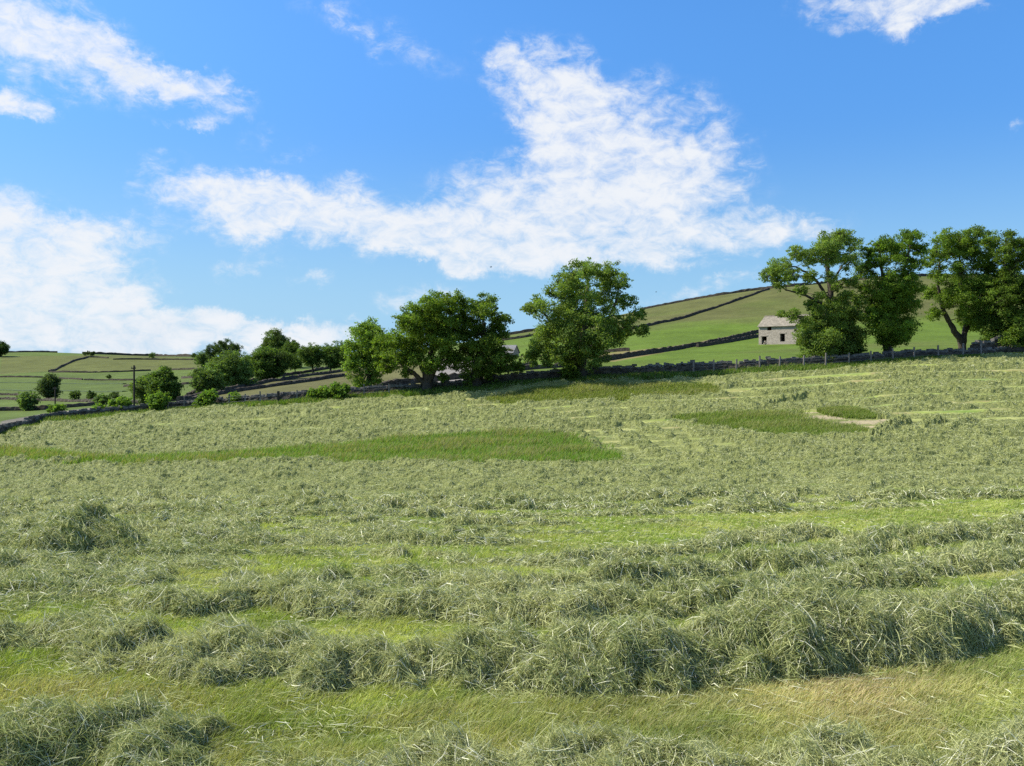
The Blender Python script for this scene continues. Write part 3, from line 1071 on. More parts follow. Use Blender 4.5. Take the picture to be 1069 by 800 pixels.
wall('drystone wall under the upper field on the left hillside', [(52, 389), (78, 389.4), (88, 389.3), (110, 389), (135, 388.4), (157, 387.2)], 1.5)
wall('drystone wall under the umbrella shaped tree', [(177, 386.6), (190, 386.2), (205, 385.8), (221, 385.4)], 1.5)
wall('low grassy bank upper of two on the left hillside', [(-40, 400), (0, 399.8), (45, 400.2), (75, 400.8), (130, 401)], .55, 1.2, mat=plain_material('grass_bank', (.03, .05, .012), (.06, .095, .022), 1.2), name='grass_bank', cat='bank')
wall('low grassy bank lower of two on the left hillside', [(-40, 407.5), (0, 407.4), (45, 408.4), (75, 408.6), (130, 409)], .5, 1.2, mat=bpy.data.materials['grass_bank'], name='grass_bank', cat='bank')
_sk = [hit(x, y) for x, y in ((-60, 371.5), (-20, 370.5))]


def skyline(u_px, ylo=250, yhi=640):
    """farthest ground the eye still sees along a bearing"""
    d = px_dir(u_px, 385)
    ys = np.linspace(ylo, yhi, 400)
    X = d[0] / d[1] * ys
    a = (height(X, ys) - CZ) / ys
    k = int(np.argmax(a))
    return np.array([X[k], ys[k], float(height(X[k], ys[k]))])


def skywall(label, xs, h, off=0, **kw):
    W = []
    for x in xs:
        p = skyline(x)
        W.append((p[0], p[1] + off, h))
    return wall_xy(label, W, **kw)


skywall('drystone wall along the left skyline', [-40, 0, 30, 60], .9, seed=21)
skywall('darker drystone wall along the left skyline behind the pole and small bushes', [86, 105, 130, 160, 190, 217], 1.4, seed=22)
skywall('drystone wall along the crest of the right hand hill, above the trees', list(range(800, 1081, 20)), 1.15, seed=23)
skywall('drystone wall running up the skyline to the hill crest', list(range(668, 801, 12)), 1.05, seed=24)
skywall('drystone wall on the skyline between the oaks and the lone tree', [520, 530, 545, 560, 575], 1.05, seed=25)
wall('drystone wall just under the skyline between the oaks and the lone tree', [(520, 356.5), (540, 354), (560, 350.5), (585, 347)], 1.5)
wall('drystone wall climbing the hill inside the skyline wall', [(660, 344), (690, 337.5), (720, 330.5), (740, 324), (765, 315.5), (792, 306.0), (803, 302.5)], 1.4)
wall('upper of two drystone walls running left from the barn', [(792, 347.5), (770, 352.5), (750, 357.5), (720, 362.5), (690, 368), (650, 374), (620, 379)], 1.4)
wall('lower of two drystone walls running left from the barn', [(792, 352), (770, 356), (745, 360), (728, 362.6)], 1.25)
wall('short drystone wall right of the lone tree half way up the slope', [(618, 369), (635, 368), (657, 366.5)], 1.2)
wall('upper drystone wall right of the oaks, passing behind the lone tree', [(498, 393), (520, 389.5), (545, 387), (570, 385), (592, 383)], 1.2)
wall('drystone wall curving between the oaks and the lone tree', [(505, 387), (522, 385), (548, 382.5), (560, 381)], 1.1)
wall('uppermost of three drystone walls sloping up from the lane to the oaks', [(196, 415), (224, 406), (250, 401.5), (264, 398.5), (285, 394.5), (308, 391), (335, 386.5), (363, 382.5)], 1.6)
wall('middle of three drystone walls sloping up from the lane to the oaks', [(190, 418), (224, 410), (247, 405.5), (271, 401.5), (300, 396.5), (330, 392), (367, 386)], 1.4)
wall('lowest of three drystone walls sloping up from the lane to the oaks', [(186, 420), (224, 413), (248, 409), (272, 405.8), (300, 402), (330, 397.5), (361, 393)], 1.4)
wall('drystone wall along the lane under the big round tree', [(120, 423), (150, 421), (175, 419.5), (200, 417)], 1.2)
wall('drystone wall seen under the oaks behind their trunks', [(392, 405), (415, 402), (440, 399.5), (470, 397), (492, 394)], 1.3)


wall('thin drystone wall crossing the left pasture behind the big round tree', [(130, 404), (160, 403.4), (185, 402.4), (205, 400.5)], 1.3)
wall('thin drystone wall high on the left hillside, close under the skyline bushes', [(118, 375.6), (150, 375.4), (185, 375.8), (212, 376.2)], 1.6)
wall('thin drystone wall between the lane wall and the lower grassy bank at far left', [(-40, 412.6), (0, 412.4), (36, 413.2)], 1.1)


# ------------------------------------------------------------------ boxes and tubes
BOXF = np.array([(0, 3, 2, 1), (4, 5, 6, 7), (0, 1, 5, 4), (1, 2, 6, 5), (2, 3, 7, 6), (3, 0, 4, 7)])


class MB:
    def __init__(self):
        self.v, self.f = [], {3: [], 4: []}

    def hexa(self, c8):
        b = len(self.v)
        self.v += [tuple(p) for p in c8]
        self.f[4] += [[b + e for e in q] for q in BOXF]

    def quad(self, a, b, c, d):
        k = len(self.v)
        self.v += [tuple(a), tuple(b), tuple(c), tuple(d)]
        self.f[4].append([k, k + 1, k + 2, k + 3])

    def tri(self, a, b, c):
        k = len(self.v)
        self.v += [tuple(a), tuple(b), tuple(c)]
        self.f[3].append([k, k + 1, k + 2])

    def tube(self, pts, rad, n=7):
        pts = [np.array(p, float) for p in pts]
        b = len(self.v)
        for i, p in enumerate(pts):
            d = pts[min(i + 1, len(pts) - 1)] - pts[max(i - 1, 0)]
            d /= np.linalg.norm(d) + 1e-9
            a = np.cross(d, (0.3, .9, .2) if abs(d[2]) > .8 else (0, 0, 1))
            a /= np.linalg.norm(a) + 1e-9
            c = np.cross(d, a)
            for k in range(n):
                t = 2 * math.pi * k / n
                self.v.append(tuple(p + (a * math.cos(t) + c * math.sin(t)) * rad[i]))
        for i in range(len(pts) - 1):
            for k in range(n):
                k2 = (k + 1) % n
                self.f[4].append([b + i * n + k, b + i * n + k2, b + (i + 1) * n + k2, b + (i + 1) * n + k])
        e = b + (len(pts) - 1) * n
        for k in range(1, n - 1):
            self.f[3].append([e, e + k, e + k + 1])
            self.f[3].append([b, b + k + 1, b + k])

    def build(self, name, mat, parent=None, col=None, smooth=False):
        fs = [np.array(q) for q in (self.f[4], self.f[3]) if q]
        return mesh_obj(name, np.array(self.v), fs, mat, parent, col, smooth)


def post(mb, p, h, w, tilt=(0, 0)):
    c = []
    for z, k in ((-.3, 1), (h, .92)):
        for sx, sy in ((-1, -1), (1, -1), (1, 1), (-1, 1)):
            c.append((p[0] + sx * w / 2 * k + tilt[0] * z, p[1] + sy * w / 2 * k + tilt[1] * z, p[2] + z))
    mb.hexa(c)


def fence(label, xs, h, mat, wires=(.45, .8, 1.05), off=-.35, w=.16):
    P = []
    for x in xs:
        u = (x - CX) / F_PX
        y = float(np.interp(u, EDGE_U, EDGE[:, 1])) + off
        P.append(np.array([u * y, y, float(height(u * y, y))]))
    root = empty('wire_fence', P[len(P) // 2], label, 'fence')
    for p in P:
        mb = MB()
        post(mb, p, h * random.uniform(.92, 1.12), w, (random.uniform(-.05, .05), random.uniform(-.05, .05)))
        mb.build('fence_post', mat, root)
    for z in wires:
        mb = MB()
        mb.tube([p + np.array((0, -.09, z)) for p in P], [.007] * len(P), 4)
        mb.build('wire', M_WIRE, root)


fence('wire fence on pale posts along the lit wall below the barn and right hand trees', [724, 745, 769, 793.5, 814, 839, 862, 886, 909, 932, 954, 979, 1005, 1024], 1.45, M_WOOD)
fence('wire fence on thin posts along the left field wall', [158, 175, 192, 206, 223, 239, 256, 272, 290, 310, 328, 343, 355, 380, 406], 1.3, M_WOOD, w=.13)


def standing_post(px, py, h, w, label, mat):
    p = hit(px, py)
    mb = MB()
    post(mb, p, h, w, (.02, 0))
    o = mb.build('gate_post', mat)
    tag(o, label, 'post')


standing_post(290.5, 421, 1.3, .22, 'stout dark gate post standing in the left field wall', M_DARKWOOD)
standing_post(594, 398, 1.6, .26, 'dark post beside the trunk of the lone tree', M_DARKWOOD)


def pole(px, py, ptop, rad, label):
    p = hit(px, py)
    top = at(px, ptop, p[1])[2]
    root = empty('utility_pole', p, label, 'pole')
    mb = MB()
    mb.tube([p + np.array((0, 0, -.4)), p + np.array((0.02, 0, (top - p[2]) * .5)), (p[0] + .03, p[1], top)], [rad, rad * .9, rad * .75], 8)
    mb.build('pole_shaft', M_DARKWOOD, root)
    mb = MB()
    mb.hexa([(p[0] + sx * .28 + .03, p[1] + sy * .06 - rad * 1.3, top - z) for z in (.42, .3) for sx, sy in ((-1, -1), (1, -1), (1, 1), (-1, 1))])
    mb.build('cross_bar', M_DARKWOOD, root)
    for s in (-1, 1):
        mb = MB()
        q = np.array((p[0] + s * .22 + .03, p[1] - rad * 1.3, top - .29))
        mb.tube([q, q + np.array((0, 0, .08)), q + np.array((0, 0, .16))], [.03, .05, .025], 6)
        mb.build('insulator', M_WOOD, root)


pole(140, 428, 381.5, .13, 'tall dark wooden utility pole beside the big round tree')
pole(57.5, 425, 404, .11, 'shorter thin wooden pole in front of the grey green willow')


# ------------------------------------------------------------------ field barn
def wall_with_holes(mb, o, ux, L, holes, topz, thick, inn):
    """outer face from o along ux; holes (s0,s1,z0,z1); jambs run inn (unit vector) by thick"""
    xs = sorted({0.0, L, *[h[0] for h in holes], *[h[1] for h in holes]})
    zs_all = sorted({*[h[2] for h in holes], *[h[3] for h in holes], -1.2, topz})
    P = lambda s, z, d=0: np.array(o) + np.array(ux) * s + np.array((0, 0, z)) + np.array(inn) * d
    for a, b in zip(xs[:-1], xs[1:]):
        for c, d in zip(zs_all[:-1], zs_all[1:]):
            m, n = (a + b) / 2, (c + d) / 2
            if any(h[0] < m < h[1] and h[2] < n < h[3] for h in holes):
                continue
            mb.quad(P(a, c), P(b, c), P(b, d), P(a, d))
            mb.quad(P(a, c, thick), P(a, d, thick), P(b, d, thick), P(b, c, thick))
    for s0, s1, z0, z1 in holes:
        mb.quad(P(s0, z0), P(s0, z1), P(s0, z1, thick), P(s0, z0, thick))
        mb.quad(P(s1, z0), P(s1, z0, thick), P(s1, z1, thick), P(s1, z1))
        mb.quad(P(s0, z1), P(s1, z1), P(s1, z1, thick), P(s0, z1, thick))
        mb.quad(P(s0, z0), P(s0, z0, thick), P(s1, z0, thick), P(s1, z0))


def build_barn():
    p0 = hit(792, 360)
    th = R(40)
    ux = np.array((math.cos(th), -math.sin(th), 0))          # along the front, to the right and nearer
    uy = np.array((math.sin(th), math.cos(th), 0))         # from the front to the back
    q = at(833, 357, p0[1])
    sc = (q[0] - p0[0])
    L = sc / math.cos(th) * .93
    D = 6.6
    g = p0[1] / F_PX
    ev = 19.2 * g                # eave height at the left corner
    rise = 2.1
    root = empty('field_barn', p0, 'small roofless looking grey stone field barn with dark doorways on the green slope', 'barn')
    root['label'] = 'small grey stone field barn with two dark doorways, half hidden by a tree'
    mb = MB()
    f = lambda a: a * L / 40.5
    holes = [(f(2.6), f(7.2), .05, 8.6 * g), (f(7.6), f(11.4), 14.6 * g, 18.2 * g), (f(19), f(23.2), 2.8 * g, 10.9 * g), (f(31), f(33.4), 13.0 * g, 15.6 * g)]
    wall_with_holes(mb, p0, ux, L, holes, ev, .55, uy)
    B = p0 + uy * D
    mb.quad(p0 + np.array((0, 0, -1.2)), p0 + np.array((0, 0, ev)), B + np.array((0, 0, ev)), B + np.array((0, 0, -1.2)))
    A2, B2 = p0 + ux * L, B + ux * L
    up = lambda p, z: p + np.array((0, 0, z))
    mb.quad(up(A2, -1.2), up(B2, -1.2), up(B2, ev), up(A2, ev))
    mb.quad(up(B, -1.2), up(B, ev), up(B2, ev), up(B2, -1.2))
    for e in (0, L):
        mb.tri(up(p0 + ux * e, ev), up(p0 + ux * e + uy * D, ev), up(p0 + ux * e + uy * D / 2, ev + rise))
    mb.build('barn_walls', M_BARN, root)
    mb = MB()
    rr = .35
    n = 9
    for side in (0, 1):
        for k in range(n):                      # stepped courses of stone slates
            a, b = k / n, (k + 1) / n
            y0 = (-rr + (D / 2 + rr) * a) if side == 0 else (D + rr - (D / 2 + rr) * a)
            y1 = (-rr + (D / 2 + rr) * b) if side == 0 else (D + rr - (D / 2 + rr) * b)
            z0 = ev - rr * rise / (D / 2) + (rise + rr * rise / (D / 2)) * a
            z1 = ev - rr * rise / (D / 2) + (rise + rr * rise / (D / 2)) * b
            c = []
            for dz in (.02, .12):
                for (e, yy, zz) in ((-.18, y0, z0), (L + .18, y0, z0), (L + .18, y1, z1), (-.18, y1, z1)):
                    if side:
                        pass
                    c.append(p0 + ux * e + uy * yy + np.array((0, 0, zz + dz + (.035 if yy == y0 else 0))))
            if side:
                c = [c[1], c[0], c[3], c[2], c[5], c[4], c[7], c[6]]
            mb.hexa(c)
    mb.build('roof', M_ROOF, root)
    mb = MB()
    for e in np.arange(-.15, L + .1, .75):
        c = []
        for z in (.12, .27):
            for a, b in ((0, -.2), (.7, -.2), (.7, .2), (0, .2)):
                c.append(p0 + ux * (e + a) + uy * (D / 2 + b) + np.array((0, 0, ev + rise + z - (abs(b) * .3 if z > .2 else .1))))
        mb.hexa(c)
    mb.build('ridge_stones', M_ROOF, root)
    for (s0, s1, z0, z1) in holes[:3]:
        mb = MB()
        c = []
        for z in (z1, z1 + .28):
            for a, b in ((s0 - .25, -.06), (s1 + .25, -.06), (s1 + .25, .4), (s0 - .25, .4)):
                c.append(p0 + ux * a + uy * b + np.array((0, 0, z)))
        mb.hexa(c)
        mb.build('lintel', M_BARN, root)
    mb = MB()
    for k in range(14):                         # fallen stone in the left doorway
        s = holes[0][0] + random.random() * (holes[0][1] - holes[0][0])
        z = random.random() ** 2 * .7
        c0 = p0 + ux * s + uy * (.1 + .5 * random.random()) + np.array((0, 0, z))
        q = .12 + .12 * random.random()
        mb.hexa([c0 + np.array((sx * q * random.uniform(.7, 1.2), sy * q * random.uniform(.7, 1.2), sz * q * .7)) for sz in (-1, 1) for sx, sy in ((-1, -1), (1, -1), (1, 1), (-1, 1))])
    mb.build('rubble', M_BARN, root)


build_barn()


def build_cottage():
    """the pale gable and roof that shows through the oaks"""
    p = hit(524, 374)
    g = p[1] / F_PX
    root = empty('stone_outbuilding', p, 'pale roofed stone outbuilding half hidden behind the right side of the oaks', 'building')
    th = R(-32)
    ux = np.array((math.cos(th), math.sin(th), 0))
    uy = np.array((-math.sin(th), math.cos(th), 0))
    L, D, ev, rise = 16 * g, 11 * g, 6.5 * g, 6.5 * g
    mb = MB()
    o = p - ux * 2 * g
    up = lambda q, z: q + np.array((0, 0, z))
    wall_with_holes(mb, o, ux, L, [(L * .3, L * .42, .3, 2.2), (L * .62, L * .72, 1.0, 1.9)], ev, .5, uy)
    A, B, C_, Dd = o, o + ux * L, o + ux * L + uy * D, o + uy * D
    mb.quad(up(A, -1), up(A, ev), up(Dd, ev), up(Dd, -1))
    mb.quad(up(B, -1), up(C_, -1), up(C_, ev), up(B, ev))
    mb.quad(up(Dd, -1), up(Dd, ev), up(C_, ev), up(C_, -1))
    for e in (0, L):
        mb.tri(up(o + ux * e, ev), up(o + ux * e + uy * D, ev), up(o + ux * e + uy * D / 2, ev + rise))
    mb.build('building_walls', M_BARN, root)
    mb = MB()
    for s in (0, 1):
        y0, y1 = (-.3, D / 2) if s == 0 else (D + .3, D / 2)
        c = []
        for dz in (.02, .16):
            for e, yy in ((-.2, y0), (L + .2, y0), (L + .2, y1), (-.2, y1)):
                zz = ev + rise * (1 - abs(yy - D / 2) / (D / 2))
                c.append(o + ux * e + uy * yy + np.array((0, 0, zz + dz)))
        if s:
            c = [c[1], c[0], c[3], c[2], c[5], c[4], c[7], c[6]]
        mb.hexa(c)
    mb.build('roof', plain_material('pale_slate', (.13, .13, .13), (.19, .185, .18), 3.0), root)


build_cottage()


# ------------------------------------------------------------------ trees
def leaf_cloud(clumps, size, r, base, dens=1.0, puff=(9, 17), lightvar=.3):
    size = size * .68
    """clumps (x,y,z,rad) in metres -> leaf sprays gathered in many small puffs"""
    V, C = [], []
    puffs = []
    for (x, y, z, rad) in clumps:
        npf = int(r.integers(*puff))
        d = r.normal(size=(npf, 3))
        d /= np.linalg.norm(d, axis=1, keepdims=True)
        d[:, 2] *= .85
        rr = rad * (.25 + .9 * r.random(npf) ** .7)
        stray = r.random(npf) < .36
        rr[stray] = rad * (.9 + .5 * r.random(stray.sum()))
        pc = np.array((x, y, z)) + d * rr[:, None]
        pr = np.maximum(rad * (.30 + .22 * r.random(npf)) * np.where(stray, .62, 1), size * .9)
        tone = 1 + lightvar * (r.random(npf) - .5) * 2
        for c, q, t in zip(pc, pr, tone):
            puffs.append((c, q))
            n = max(6, int(dens * 12.5 * q * q / (size * size)))
            e = r.normal(size=(n, 3))
            e /= np.linalg.norm(e, axis=1, keepdims=True)
            p = c + e * (q * r.random(n) ** .45 * (1 + .75 * (r.random(n) < .28) * r.random(n)))[:, None] * np.array((1.15, 1.15, .75))
            nrm = e * .6 + r.normal(size=(n, 3)) * .7 + np.array((0, 0, .55))
            nrm /= np.linalg.norm(nrm, axis=1, keepdims=True)
            a = np.cross(nrm, r.normal(size=(n, 3)))
            a /= np.linalg.norm(a, axis=1, keepdims=True)
            b = np.cross(nrm, a)
            s = size * (.6 + .8 * r.random(n))
            a, b = a * (s * .62)[:, None], b * (s * .40)[:, None]
            V.append(np.stack([p - a, p + b * .9 - a * .1, p + a - nrm * (s * .15)[:, None], p - b * .9 - a * .1], 1).reshape(-1, 3))
            c3 = np.array(base) * t * (.75 + .5 * r.random((n, 1)))
            c3[:, 0] *= 1 + .25 * (r.random(n) - .4)
            C.append(np.repeat(c3, 4, axis=0))
    V, C = np.concatenate(V), np.concatenate(C)
    F = np.arange(len(V)).reshape(-1, 4)
    return V, F, C, puffs


def bez(a, b, c, n):
    t = np.linspace(0, 1, n)[:, None]
    return (1 - t) ** 2 * a + 2 * t * (1 - t) * b + t * t * c


def tree(name, label, base_px, clumps_px, leaf, size=.27, trunk_r=.45, fork=.3, seed=1, depth=None, dens=1.0, layers=2, bark=None, cat='tree', group=None,
         forks=None, limbs=(), lightvar=.3, flat=.8, twig=True, puff=(14, 24), grow=1.0):
    r = np.random.default_rng(seed)
    b = hit(*base_px) if depth is None else None
    if depth is not None:
        b = at(base_px[0], base_px[1], depth)
        b[2] = float(height(b[0], b[1]))
    Y = b[1]
    g = Y / F_PX
    cl = np.array(clumps_px, float)
    cxm = (cl[:, 0].min() + cl[:, 0].max()) / 2
    hw = (cl[:, 0].max() - cl[:, 0].min()) / 2 + 1e-3
    hw = max(hw, 6) * g
    big = []
    for (px, py, pr) in cl:
        for k in range(layers):
            q = at(px + (k > 0) * r.normal() * pr * .4, py + (k > 0) * r.normal() * pr * .3, Y)
            xr = np.clip(abs(q[0] - at(cxm, py, Y)[0]) / hw, 0, .97)
            dep = hw * flat * math.sqrt(1 - xr * xr)
            dyy = (r.random() * 2 - 1) * dep if layers == 1 else ((-.15 - .85 * r.random()) * dep if k == 0 else (r.random()) * dep)
            f = (Y + dyy) / Y
            big.append((q[0] * f, Y + dyy, CZ + (q[2] - CZ) * f, pr * g * grow * (1.22 if k == 0 else 1.15)))
    root = empty(name, b, label, cat, group)
    V, F, C, puffs = leaf_cloud(big, size, r, leaf, dens, puff, lightvar)
    # limbs: trunk, forks, a bough to every clump, twigs to the puffs
    mb = MB()
    zs = [c[2] for c in big]
    top, low = max(zs), min(zs)
    heads = []
    if forks is None:
        zt = b[2] + (top - b[2]) * fork
        ctr = np.mean([c[:3] for c in big], 0)
        hd = np.array((b[0] + (ctr[0] - b[0]) * .25, b[1], zt))
        pts = bez(b + np.array((0, 0, -.3)), b + np.array((r.normal() * .1, 0, (zt - b[2]) * .5)), hd, 6)
        rad = np.linspace(1, .62, 6) * trunk_r
        rad[0] *= 1.5
        rad[1] *= 1.08
        mb.tube(pts, rad, 9)
        heads.append((hd, trunk_r * .62))
        lead = np.array((ctr[0], ctr[1], b[2] + (top - b[2]) * .78))
        mb.tube(bez(hd, (hd + lead) / 2 + r.normal(size=3) * .3, lead, 6), np.linspace(.6, .14, 6) * trunk_r, 7)
        for t in (.33, .66):
            heads.append((hd + (lead - hd) * t, trunk_r * (.5 - .3 * t)))
    else:
        for path, r0, r1 in forks:
            W = []
            for (px, py, dd) in path:
                q = at(px, py, Y + dd)
                W.append(q)
            W[0][2] -= .3
            W = np.array(W)
            n = 4 * len(W)
            t = np.linspace(0, len(W) - 1, n)
            S = np.stack([np.interp(t, np.arange(len(W)), W[:, k]) for k in range(3)], -1)
            S[1:-1] = (S[:-2] + 2 * S[1:-1] + S[2:]) / 4
            S[1:-1] += r.normal(size=(n - 2, 3)) * .05
            rad = np.linspace(r0, r1, n)
            if path[0][2] == 0 and abs(path[0][1] - base_px[1]) < 4:
                rad[0] *= 1.4
            mb.tube(S, rad, 9)
            for k in range(n // 3, n):
                heads.append((S[k], rad[k]))
    for i, (x, y, z, rad) in enumerate(big):
        c = np.array((x, y, z))
        hd = min(heads, key=lambda h: np.linalg.norm(h[0] - c) + max(0, h[0][2] - z) * 1.5)
        d = np.linalg.norm(hd[0] - c)
        if d > 9 and r.random() < .4:
            continue
        rb = min(hd[1] * .6, .05 + .018 * d)
        midp = (hd[0] + c) / 2 + np.array((0, 0, -.05 * d)) + r.normal(size=3) * .06 * d
        S = bez(hd[0], midp, c, 5)
        mb.tube(S, np.linspace(rb * .7, .02, 5), 5)
    if twig:
        for (c, q) in puffs[::2]:
            bc = min(big, key=lambda k: (k[0] - c[0]) ** 2 + (k[1] - c[1]) ** 2 + (k[2] - c[2]) ** 2)
            mb.tube([np.array(bc[:3]), (np.array(bc[:3]) + c) / 2 + r.normal(size=3) * .08, c], [.028, .02, .01], 3)
    mb.build('trunk', bark or M_BARK, root, smooth=True)
    mesh_obj('crown', V, F, M_LEAF, root, C)
    return root


DARK = (.115, .18, .028)
MID = (.145, .225, .034)
LIGHT = (.165, .26, .045)
ASH = (.155, .23, .05)

# the oak group left of centre
tree('leafy_tree', 'slim light green tree at the left of the oak group', (386, 411),
     [(384, 341, 7), (377, 350, 10), (392, 352, 10), (370, 364, 9), (385, 365, 12), (400, 360, 9), (368, 378, 8), (382, 380, 10), (396, 378, 9), (372, 393, 7), (390, 394, 7), (377, 402, 5)],
     LIGHT, .24, .35, .35, 101, dens=.85)
tree('oak_tree', 'broad dark oak with a long branch leaning left, middle of the oak group', (446, 410),
     [(455, 317, 10), (440, 324, 11), (470, 317, 10), (426, 336, 11), (445, 340, 13), (465, 336, 13), (418, 353, 12), (440, 358, 13), (462, 358, 13), (408, 369, 10), (398, 366, 7), (429, 377, 10), (450, 381, 8), (470, 379, 8), (404, 382, 6), (424, 390, 4), (463, 394, 4)],
     MID, .26, .6, .25, 102, forks=[([(446, 410, 0), (446, 395, 0), (450, 372, .4), (455, 345, .5), (456, 325, .4)], .62, .14), ([(444, 400, 0), (434, 391, -.2), (423, 383, -.5), (412, 374, -.8)], .3, .1), ([(447, 396, 0), (438, 375, .6), (430, 350, .9), (428, 335, 1)], .34, .1), ([(448, 394, 0), (460, 376, -.4), (468, 352, -.7), (470, 325, -.6)], .34, .1)])
tree('oak_tree', 'darkest dense oak at the right of the oak group, foliage low on its right', (497, 405),
     [(486, 324, 10), (505, 324, 11), (519, 333, 7), (478, 344, 12), (499, 346, 14), (517, 350, 10), (482, 364, 12), (505, 367, 13), (525, 367, 8), (535, 377, 8), (486, 384, 8), (506, 385, 8), (522, 384, 7), (541, 384, 4), (513, 394, 5), (488, 396, 5)],
     DARK, .26, .75, .35, 103)
tree('sycamore_tree', 'lone wide spreading tree near the centre of the skyline, open at the top', (607, 397),
     [(616, 281, 9), (600, 288, 11), (635, 284, 10), (650, 294, 7), (585, 302, 11), (606, 307, 13), (630, 305, 11), (653, 314, 8), (666, 328, 6), (560, 318, 8), (549, 322, 5), (576, 324, 12), (600, 330, 15), (625, 331, 13), (648, 336, 9), (671, 345, 5), (660, 344, 6),
      (578, 345, 12), (601, 352, 14), (625, 352, 12), (645, 353, 8), (566, 360, 11), (585, 368, 10), (605, 370, 11), (624, 368, 9), (556, 371, 7), (600, 383, 7), (618, 381, 6), (575, 377, 6)],
     ASH, .26, .7, .3, 104, dens=.85,
     forks=[([(607, 397, 0), (606, 380, 0), (608, 355, .3), (612, 325, .5), (614, 292, .3)], .72, .12), ([(606, 378, 0), (590, 355, -.8), (575, 335, -1.6), (562, 321, -1.8)], .34, .08), ([(607, 372, 0), (624, 350, .9), (640, 325, 1.7), (646, 300, 1.9)], .36, .08), ([(607, 368, 0), (634, 350, -1.2), (660, 338, -1.8)], .26, .07), ([(608, 352, .3), (596, 320, 1.2), (592, 298, 1.4)], .26, .08)])
# right hand trees
tree('ash_tree', 'tall open ash in front of the barn, with a bare bough reaching left', (868, 379),
     [(878, 250, 8), (862, 256, 9), (893, 257, 6), (846, 268, 7), (832, 264, 6), (815, 279, 8), (804, 287, 6), (827, 287, 6), (870, 269, 8), (888, 274, 7), (901, 283, 6), (846, 289, 5), (866, 289, 5), (812, 296, 5), (886, 294, 5), (838, 304, 4), (882, 309, 5), (856, 309, 4), (897, 314, 5),
      (852, 335, 11), (869, 338, 10), (886, 334, 10), (840, 350, 9), (857, 355, 12), (878, 355, 12), (893, 352, 8), (846, 366, 7), (886, 369, 7), (828, 329, 5), (817, 328, 3), (897, 365, 5), (862, 369, 6), (868, 319, 7), (881, 321, 7), (856, 322, 5), (894, 326, 6), (903, 300, 5), (875, 299, 4), (846, 318, 4)],
     ASH, .23, .5, .3, 105, dens=.85, grow=1.15, puff=(16, 24),
     forks=[([(869, 379, 0), (867, 355, 0), (866, 325, 0), (867, 300, .2), (862, 270, .3), (864, 254, .3)], .62, .1), ([(866, 318, 0), (850, 313, -.4), (835, 306, -.9), (820, 303, -1.2)], .2, .07), ([(866, 312, 0), (855, 296, -.6), (838, 282, -1.2), (818, 276, -1.4)], .2, .06), ([(867, 296, 0), (878, 280, .8), (890, 262, 1.2)], .18, .06), ([(866, 306, 0), (880, 296, .9), (896, 286, 1.5)], .16, .05), ([(876, 379, .3), (878, 365, .3), (879, 345, .4)], .35, .15)])
tree('ash_tree', 'narrow ivy clad ash with a two headed top, middle of the right hand trees', (926, 376),
     [(918, 257, 8), (906, 264, 5), (935, 257, 7), (950, 251, 8), (960, 259, 6), (912, 274, 6), (940, 271, 7), (955, 274, 7), (924, 272, 5), (928, 288, 7), (950, 287, 6), (920, 300, 9), (935, 301, 10), (949, 299, 7), (912, 317, 10), (930, 320, 13), (945, 317, 9), (918, 338, 11), (934, 338, 11), (927, 352, 8), (939, 350, 7)],
     (.13, .215, .03), .23, .48, .5, 106, dens=.95, grow=1.1,
     forks=[([(927, 376, 0), (926, 355, 0), (926, 325, 0), (922, 298, .2), (918, 262, .3)], .55, .09), ([(926, 322, 0), (936, 300, -.3), (946, 278, -.4), (950, 256, -.5)], .3, .07)])
tree('sycamore_tree', 'spreading tree with a forked curved trunk above the right hand wall', (1006, 371),
     [(985, 252, 7), (1001, 250, 7), (1018, 248, 7), (1034, 251, 7), (978, 264, 6), (995, 264, 7), (1012, 262, 8), (1029, 264, 7), (972, 275, 5), (1000, 277, 6), (1020, 279, 6), (1036, 281, 5), (979, 290, 6), (995, 297, 8), (1015, 297, 9), (1032, 297, 9), (970, 304, 5), (985, 312, 7), (1005, 315, 9), (1024, 316, 10), (978, 327, 5), (1010, 331, 7), (1028, 335, 8)],
     MID, .23, .5, .25, 107, dens=.85, grow=1.2, puff=(16, 24),
     forks=[([(1006, 371, 0), (1004, 355, 0), (994, 343, 0), (984, 322, -.2), (979, 302, -.3), (981, 270, -.4)], .5, .08), ([(1005, 358, 0), (1008, 340, .3), (1014, 320, .5), (1002, 290, .6), (1001, 262, .6)], .36, .07), ([(1008, 344, .3), (1022, 322, .8), (1030, 300, 1), (1032, 262, 1)], .26, .06)])
tree('sycamore_tree', 'dark dense tree at the extreme right, behind the end of the wall', (1054, 370),
     [(1050, 252, 8), (1064, 257, 7), (1046, 267, 7), (1061, 271, 8), (1075, 262, 9), (1054, 282, 6), (1052, 295, 9), (1068, 300, 9), (1044, 314, 10), (1062, 318, 10), (1080, 300, 12), (1032, 336, 9), (1049, 338, 11), (1066, 341, 10), (1036, 352, 8), (1055, 355, 9), (1085, 335, 14), (1072, 358, 8)],
     DARK, .24, .55, .35, 108, dens=1.0, grow=1.12)


